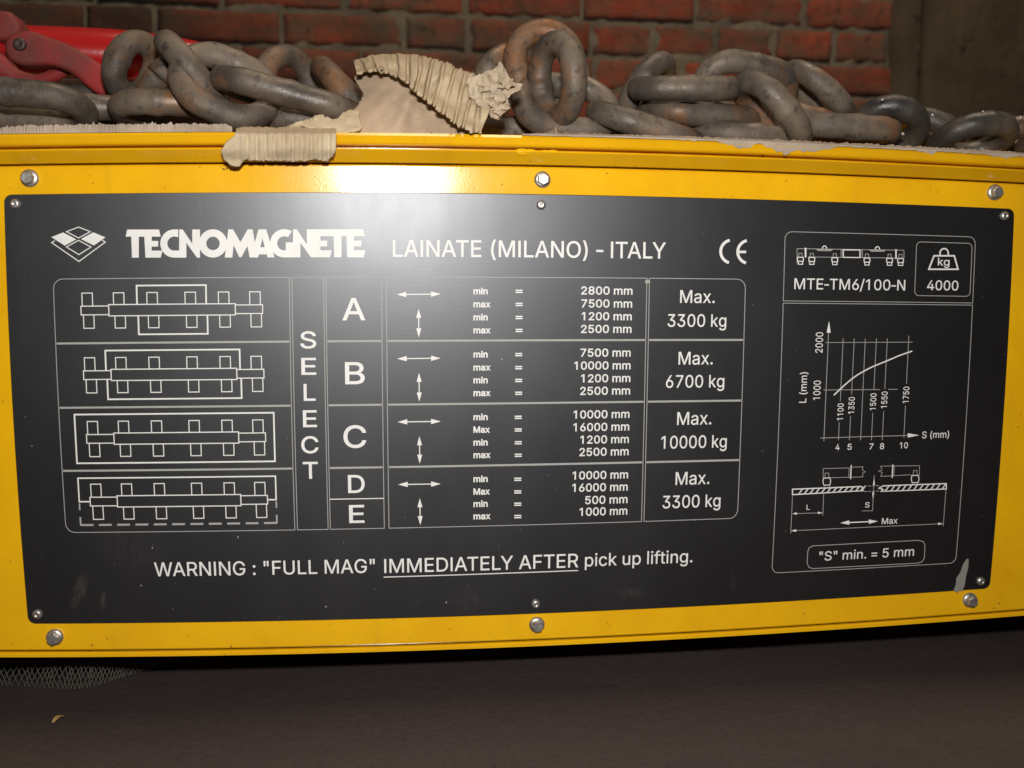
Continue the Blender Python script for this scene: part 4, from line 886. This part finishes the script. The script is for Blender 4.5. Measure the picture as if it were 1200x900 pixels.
# piece lying under the chain with its cut edge to the front
bm = bmesh.new(); top_, fr, lo = [], [], []
e = row(154.9, 430, -160, 272, 240); rnd = random.Random(4); bk = []
for i, (x, y) in enumerate(e):
    h = (9.2 if x > 35 else 5 + 4.2 * smoothstep(-20, 35, x)) + 1.2 * N(x, 0, .15) + 1.8 * N(x, 7, .33) + 2.6 * (rnd.random() < .05) + rnd.uniform(-.35, .35)
    h *= smoothstep(275, 262, x) * .4 + .6
    flute = .00025 * math.sin(x * 1.55)
    b = at(x, y + .3, -.0045 + flute * .4); t = at(x, y - h, -.0035 + flute + .0008 * N(x, 3, .3)); t2 = t + Vector((0, .004, .0006 * rnd.random() - .0012))
    lo.append(bm.verts.new((b.x, b.y, b.z))); fr.append(bm.verts.new(t)); top_.append(bm.verts.new(t2)); bk.append(bm.verts.new((t.x, .235, Z_TOP + .0025)))
for A, B in ((lo, fr), (fr, top_), (top_, bk)):
    for k in range(len(e) - 1): bm.faces.new((A[k], A[k + 1], B[k + 1], B[k]))
bmesh.ops.recalc_face_normals(bm, faces=bm.faces)
link_mesh('base_sheet', bm, M_CARD2, card)
# fluted flap hanging over the rail
def d_hang(x, y):
    fl = .0010 - .0021 * smoothstep(0, .5, abs((((x - 285) / 10.6 + .10 * N(x, y, .05)) % 1.0) * 2 - 1)) if x > 283 else .0004 * N(x, y, .2)
    over = smoothstep(158, 146, y)
    return -.0135 + fl * (1 - .5 * over) + .0012 * N(x, y, .06, 2) + .020 * over - (.002 * smoothstep(284, 262, x)) + .0035 * smoothstep(172, 190, y)
sheet('hanging_flap', [(283, 148, .8), (330, 149, .8), (352, 142, 1.2), (372, 138, 1.4), (392, 140, 1), (394, 152, .5), (394, 172, .5), (392, 181, .6), (384, 189, .9), (372, 187.5, .9), (345, 189.5, .9), (322, 188.5, .9), (296, 188, .8), (284, 188, .6), (281, 195, .5), (272, 194, .5), (262, 187, .5), (259, 178, .5), (264, 168, .5), (274, 160, .5), (277, 150, .5)],
      d_hang, M_CARD, card, .0014, 2.0, .6, True, 2)
# smooth liner standing up behind the rail
def d_up(x, y):
    lean = (155 - y) / 90
    return .004 + .040 * lean + .006 * smoothstep(470, 395, x) + .004 * math.sin((x - 430) * .045 + y * .03) - .004 * math.exp(-(((x - 482 + (y - 110) * .35)) / 10) ** 2) + .0012 * N(x, y, .08)
sheet('upright_flap', [(398, 157, .3), (392, 150, .6), (402, 140, .6), (420, 122, .5), (426, 110, .5), (415, 92, .4), (421, 78, .4), (440, 72, .3), (470, 74, .3), (500, 88, .3), (530, 118, .3), (558, 146, .3), (556, 157, .3)],
      d_up, cardboard('cardboard_liner', (.50, .375, .265), (.43, .315, .215)), card, .0010, 2.5, .4, True, 3)
# rolled corrugated strip along its upper edge
def strip():
    cl = [(416, 78), (436, 73), (458, 74), (480, 79), (502, 89), (528, 105), (552, 120), (574, 130)]
    L = [0]
    for p_, q_ in zip(cl, cl[1:]): L.append(L[-1] + math.hypot(q_[0] - p_[0], q_[1] - p_[1]))
    hw_ = [7, 9, 11, 16, 23, 27, 32, 29]
    bm = bmesh.new(); G = []; nS, nT = 230, 26; rnd = random.Random(8)
    for i in range(nS + 1):
        s_ = L[-1] * i / nS; k = max(j for j in range(len(L) - 1) if L[j] <= s_ + 1e-9); f = (s_ - L[k]) / (L[k + 1] - L[k])
        x = cl[k][0] + (cl[k + 1][0] - cl[k][0]) * f; y = cl[k][1] + (cl[k + 1][1] - cl[k][1]) * f; h = hw_[k] + (hw_[k + 1] - hw_[k]) * f
        a_, b_ = max(k - (f < .5), 0), min(k + (f >= .5), len(cl) - 2)
        tx = cl[b_ + 1][0] - cl[a_][0]; ty = cl[b_ + 1][1] - cl[a_][1]; m = math.hypot(tx, ty); nx, ny = ty / m, -tx / m      # towards the upper edge
        r = []
        top_r = 1 + .16 * N(s_, 1, .11) + .10 * N(s_, 4, .45); bot_r = 1 + .10 * N(s_, 2, .07) + .05 * N(s_, 6, .4)
        for j in range(nT + 1):
            t = -1 + 2 * j / nT; tt = t * (top_r if t > 0 else bot_r)
            px_, py_ = x + nx * h * tt, y + ny * h * tt
            u = (s_ + .30 * h * t) / 14.0 + .35 * N(s_, t * 2, .035, 1)
            saw = abs((u % 1.0) * 2 - 1); q = smoothstep(.0, .55, saw)
            crush = smoothstep(.05, .45, N(px_, py_, .03, 9)); q *= 1 - .75 * crush
            curl = .010 * max(0, (t - .1)) ** 1.6 - .006 * smoothstep(-.45, -1, t)
            d = d_up(min(max(px_, 420), 540), min(py_, 150)) - .0070 - .0062 * q + curl + .0035 * N(px_, py_, .028, 4) + .0012 * N(px_, py_, .11, 2)
            r.append(bm.verts.new(at(px_, py_, d)))
        G.append(r)
    for i in range(nS):
        for j in range(nT): bm.faces.new((G[i][j], G[i + 1][j], G[i + 1][j + 1], G[i][j + 1]))
    bmesh.ops.recalc_face_normals(bm, faces=bm.faces); bm.normal_update()
    if sum(f.normal.y for f in bm.faces) > 0: bmesh.ops.reverse_faces(bm, faces=bm.faces)
    o = link_mesh('corrugated_fold', bm, M_CARD, card, True)
    md = o.modifiers.new('thickness', 'SOLIDIFY'); md.thickness = .0012; md.offset = -1
strip()
# frayed end: crumpled, jagged paper still holding on
def d_fray(k): return lambda x, y: .010 + (.006 * k) + .0048 * N(x, y, .085, 3 + k) + .0009 * N(x, y, .25, 8 + k)
def jag(cx, cy, rx, ry, n, seed):
    r_ = random.Random(seed); o = []
    for i in range(n):
        a = 2 * math.pi * i / n + r_.uniform(-.08, .08); k = r_.uniform(.82, 1.12) if i % 2 else r_.uniform(.5, .8)
        o.append((cx + rx * k * math.cos(a), cy + ry * k * math.sin(a), .5))
    return o
M_FRAY = cardboard('frayed_cardboard', (.52, .43, .31), (.36, .28, .20))
bmf = [sheet('frayed_end', [(548, 92, .8), (566, 86, .8), (580, 80, .7), (586, 72, .5), (591, 79, .6), (596, 90, .8), (602, 97, .6), (612, 98, .4), (611, 105, .5), (600, 110, .8), (594, 116, .8), (597, 127, .6), (589, 133, .6), (584, 141, .5), (577, 138, .6), (572, 128, .7), (560, 122, .7), (550, 112, .7)], d_fray(0), M_FRAY, card, .0007, 2.0, .8, False, 11)]
for k, (cx, cy, rx, ry) in enumerate(((576, 98, 16, 12), (584, 122, 10, 15), (594, 96, 9, 10))):
    sheet('frayed_scrap', jag(cx, cy, rx, ry, 14, 30 + k), d_fray(-.4 - .25 * k), M_FRAY, card, .0006, 1.8, .5, False, 40 + k)
# torn bit joining the flap and the upright piece
def d_join(x, y): return .002 + .0015 * N(x, y, .12) + .0005 * (155 - y)
sheet('torn_joint', [(352, 146, 1), (372, 134, 1.5), (392, 139, 1.3), (410, 128, 1), (420, 130, .8), (424, 150, .6), (398, 156, .5), (380, 153, .6)], lambda x, y: d_join(x, y) - .004, M_CARD, card, .0012, 2.5, .8, True, 5)

# ------------------------------------------------------------------ paper torn off along the right half of the rail
strip_o = thing('torn_paper', 'thin greyish paper strip with ragged edge stuck along the rail at right', 'paper strip', at(900, 160, 0))
edge = row(155.3, 430, 612, 1290, 260); rnd = random.Random(12)
hang = [(612, 0), (840, 0), (850, 3), (866, 7), (878, 7), (884, 2), (892, 1), (902, 6), (912, 9), (920, 13), (928, 9), (940, 7), (962, 8), (976, 2), (985, .4), (1080, .8), (1092, 4), (1098, .4), (1160, 1), (1175, 5), (1190, 1), (1300, .5)]
def hang_at(x):
    for (a, h0), (b, h1) in zip(hang, hang[1:]):
        if a <= x <= b: return h0 + (h1 - h0) * (x - a) / (b - a)
    return 0
bm = bmesh.new(); A, B, C, D = [], [], [], []
for x, y in edge:
    up = (2.6 + 1.6 * abs(N(x, 1, .22)) + rnd.uniform(0, 1.6)) * smoothstep(608, 640, x); hg = hang_at(x) * (1 + .5 * N(x, 3, .16)) + 1.4 * N(x, 9, .4) + rnd.uniform(-.4, .4)
    if 640 < x < 652: up += 10 * max(0, 1 - abs(x - 650) / 3.5)
    p = at(x, y, -.0084); q = at(x, y + max(hg, .2), -.0083 + .0016 * max(hg, 0) / 13)
    C.append(bm.verts.new(Vector((p.x, p.y, p.z + .0005)))); D.append(bm.verts.new(q)); t = at(x, y - up, .001)
    B.append(bm.verts.new(t)); A.append(bm.verts.new((t.x, .05 + .01 * N(x, 5, .05), t.z + .0005)))
for P_, Q_ in ((A, B), (B, C), (C, D)):
    for k in range(len(edge) - 1): bm.faces.new((P_[k], P_[k + 1], Q_[k + 1], Q_[k]))
bmesh.ops.recalc_face_normals(bm, faces=bm.faces)
o = link_mesh('paper_strip', bm, M_CARD2, strip_o); md = o.modifiers.new('thickness', 'SOLIDIFY'); md.thickness = .0002; md.offset = 0

# ------------------------------------------------------------------ red hook
hook = thing('red_hook', 'red painted steel chain hook with a dusty pivoted arm lying on the beam', 'hook', at(60, 140, .13))
def tube(pts, radii, depth, seg=20, flat=1.0):
    """Tapered bar through photo positions at given depths; radii in photo pixels."""
    P_ = [at(x, y, d) for (x, y), d in zip(pts, depth)]; bm = bmesh.new(); G = []
    for i, p in enumerate(P_):
        t = (P_[min(i + 1, len(P_) - 1)] - P_[max(i - 1, 0)]).normalized(); a = t.cross(Vector((0, 1, 0))).normalized(); b = t.cross(a); r = radii[i] * px_size(depth[i])
        G.append([bm.verts.new(p + a * (r * math.cos(2 * math.pi * k / seg)) + b * (r * flat * math.sin(2 * math.pi * k / seg))) for k in range(seg)])
    for g, h in zip(G, G[1:]):
        for k in range(seg): bm.faces.new((g[k], g[(k + 1) % seg], h[(k + 1) % seg], h[k]))
    for g in (G[0], G[-1]): bm.faces.new(g)
    bmesh.ops.recalc_face_normals(bm, faces=bm.faces); return bm
def smooth_path(pts, vals, n=6):
    out, o2 = [], []
    m = len(pts)
    for i in range(m - 1):
        p0, p1, p2, p3 = pts[max(i - 1, 0)], pts[i], pts[i + 1], pts[min(i + 2, m - 1)]
        for k in range(n):
            t = k / n; f = lambda a, b, c, d: .5 * (2 * b + (c - a) * t + (2 * a - 5 * b + 4 * c - d) * t * t + (3 * b - a - 3 * c + d) * t ** 3)
            out.append((f(p0[0], p1[0], p2[0], p3[0]), f(p0[1], p1[1], p2[1], p3[1]))); o2.append(vals[i] + (vals[i + 1] - vals[i]) * t)
    return out + [pts[-1]], o2 + [vals[-1]]
def bar(name, pts, rad, d0, d1, mat, flat=1.0):
    P_, Rr = smooth_path(pts, rad); n = len(P_)
    return link_mesh(name, tube(P_, Rr, [d0 + (d1 - d0) * i / (n - 1) for i in range(n)], flat=flat), mat, hook, True)
def slab(name, outline, depth, thick, mat, bev=.0025):
    bm = bmesh.new(); a = [bm.verts.new(at(x, y, depth)) for x, y in outline]; b = [bm.verts.new(v.co + Vector((0, thick, 0))) for v in a]; n = len(a)
    bm.faces.new(a); bm.faces.new(b[::-1])
    for k in range(n): bm.faces.new((a[k], b[k], b[(k + 1) % n], a[(k + 1) % n]))
    bmesh.ops.recalc_face_normals(bm, faces=bm.faces)
    o = link_mesh(name, bm, mat, hook, True)
    md = o.modifiers.new('bevel', 'BEVEL'); md.width = bev; md.segments = 4; md.limit_method = 'ANGLE'; md.angle_limit = R(40); return o
def curve_outline(pts, n=5):
    m = len(pts); out = []
    for i in range(m):
        p0, p1, p2, p3 = pts[i - 1], pts[i], pts[(i + 1) % m], pts[(i + 2) % m]
        for k in range(n):
            t = k / n; f = lambda a, b, c, d: .5 * (2 * b + (c - a) * t + (2 * a - 5 * b + 4 * c - d) * t * t + (3 * b - a - 3 * c + d) * t ** 3)
            out.append((f(p0[0], p1[0], p2[0], p3[0]), f(p0[1], p1[1], p2[1], p3[1])))
    return out
bar('shaft', [(-60, 62), (0, 60), (60, 61), (130, 64), (180, 68), (235, 76), (290, 92), (310, 100)], [27, 27, 27, 27, 26, 24, 19, 10], .165, .200, M_RED)
slab('pivot_arm', curve_outline([(4, 50), (14, 38), (32, 35), (52, 41), (78, 51), (104, 66), (126, 82), (136, 98), (134, 112), (118, 112), (100, 100), (84, 86), (58, 76), (28, 76), (9, 68)]), .118, .016, M_REDD, .004)
slab('upright_shank', curve_outline([(-10, 13), (6, 12), (15, 17), (23, 32), (20, 41), (4, 46), (-10, 44), (-14, 26)], 4), .136, .02, M_REDD, .003)
bar('lower_jaw', [(-24, 66), (0, 78), (20, 90), (44, 94), (64, 88), (80, 78)], [18, 14, 8, 6, 7, 8], .140, .136, M_REDD)
bar('side_cheek', [(-30, 62), (-8, 64), (6, 68)], [26, 24, 14], .155, .150, M_RED)
slab('jaw_block', curve_outline([(98, 92), (118, 86), (140, 96), (150, 110), (140, 128), (104, 128), (94, 112)], 4), .155, .03, M_RED, .005)
pc = at(23, 52, .1165)
pin = link_mesh('pivot_pin', lathe([(6.5 * px_size(.11), -.002), (6.5 * px_size(.11), .0008), (5.4 * px_size(.11), .0012), (3.4 * px_size(.11), .0012), (1 * px_size(.11), .0008)], pc, 24), M_DARKST, hook, True)
rr = at(188, 51, .139)

# ------------------------------------------------------------------ things on the floor
net = bmesh.new(); rndn = random.Random(3)
path_ = [(-90, 806), (-30, 803), (40, 807), (95, 809), (140, 797), (180, 784), (215, 777)]
Pn, Rn = smooth_path(path_, [15, 15, 15.5, 15, 11, 7, 3.5], 10)
ctr = [on_floor(x, y, Z_FLOOR) for x, y in Pn]
def net_pt(s, t):
    s = min(max(s, 0), 1) * (len(ctr) - 1); i = min(int(s), len(ctr) - 2); f = s - i; c = ctr[i].lerp(ctr[i + 1], f); r = (Rn[i] + (Rn[i + 1] - Rn[i]) * f) * .001
    a = math.pi * t; wob = 1 + .18 * noise.noise(Vector((s * .5, t * 3, 1)))
    return Vector((c.x + .001 * noise.noise(Vector((s * .8, t * 4, 7))), c.y + r * wob * (1 - math.cos(a)) * .9, Z_FLOOR + .0008 + r * 1.0 * wob * math.sin(a) ** .8))
def strand(bm, pts, r):
    G = []
    for i, p in enumerate(pts):
        t = (pts[min(i + 1, len(pts) - 1)] - pts[max(i - 1, 0)])
        if t.length < 1e-9: t = Vector((1, 0, 0))
        t.normalize(); a = t.orthogonal().normalized(); b = t.cross(a)
        G.append([bm.verts.new(p + a * r * math.cos(2 * math.pi * k / 4) + b * r * math.sin(2 * math.pi * k / 4)) for k in range(4)])
    for g, h in zip(G, G[1:]):
        for k in range(4): bm.faces.new((g[k], g[(k + 1) % 4], h[(k + 1) % 4], h[k]))
NS = 64
for k in range(-12, NS + 12):
    for sg in (1, -1):
        pts = []
        for j in range(13):
            s = (k + sg * 9 * (j / 12 - .5) + .45 * N(k * .7, j * .5, .6, 5 + sg)) / NS
            if 0 <= s <= 1: pts.append(net_pt(s, j / 12))
        if len(pts) > 2: strand(net, pts, .00025)
o = link_mesh('plastic_net', net, M_NET)
tag(o, 'pale diamond mesh netting bunched on the dark floor beneath the beam', 'netting')
bm = bmesh.new(); c = on_floor(69, 846, Z_FLOOR); rows2 = []
for i in range(7):
    a = i / 6; wv = .0011 * math.sin(math.pi * (a * .86 + .08)); p = c + Vector((-.0018 + .0036 * a, -.003 + .006 * a, .0008 + .0016 * math.sin(math.pi * a)))
    rows2.append([bm.verts.new(p + Vector((wv * k, -wv * k * .4, (.0006 * abs(k))))) for k in (-1, -.4, .4, 1)])
for g, h in zip(rows2, rows2[1:]):
    for k in range(3): bm.faces.new((g[k], g[k + 1], h[k + 1], h[k]))
o = link_mesh('dry_leaf', bm, M_CHIP, None, True); md = o.modifiers.new('thickness', 'SOLIDIFY'); md.thickness = .0003
tag(o, 'tiny curled yellowish leaf lying on the dark floor in front of the net', 'leaf')
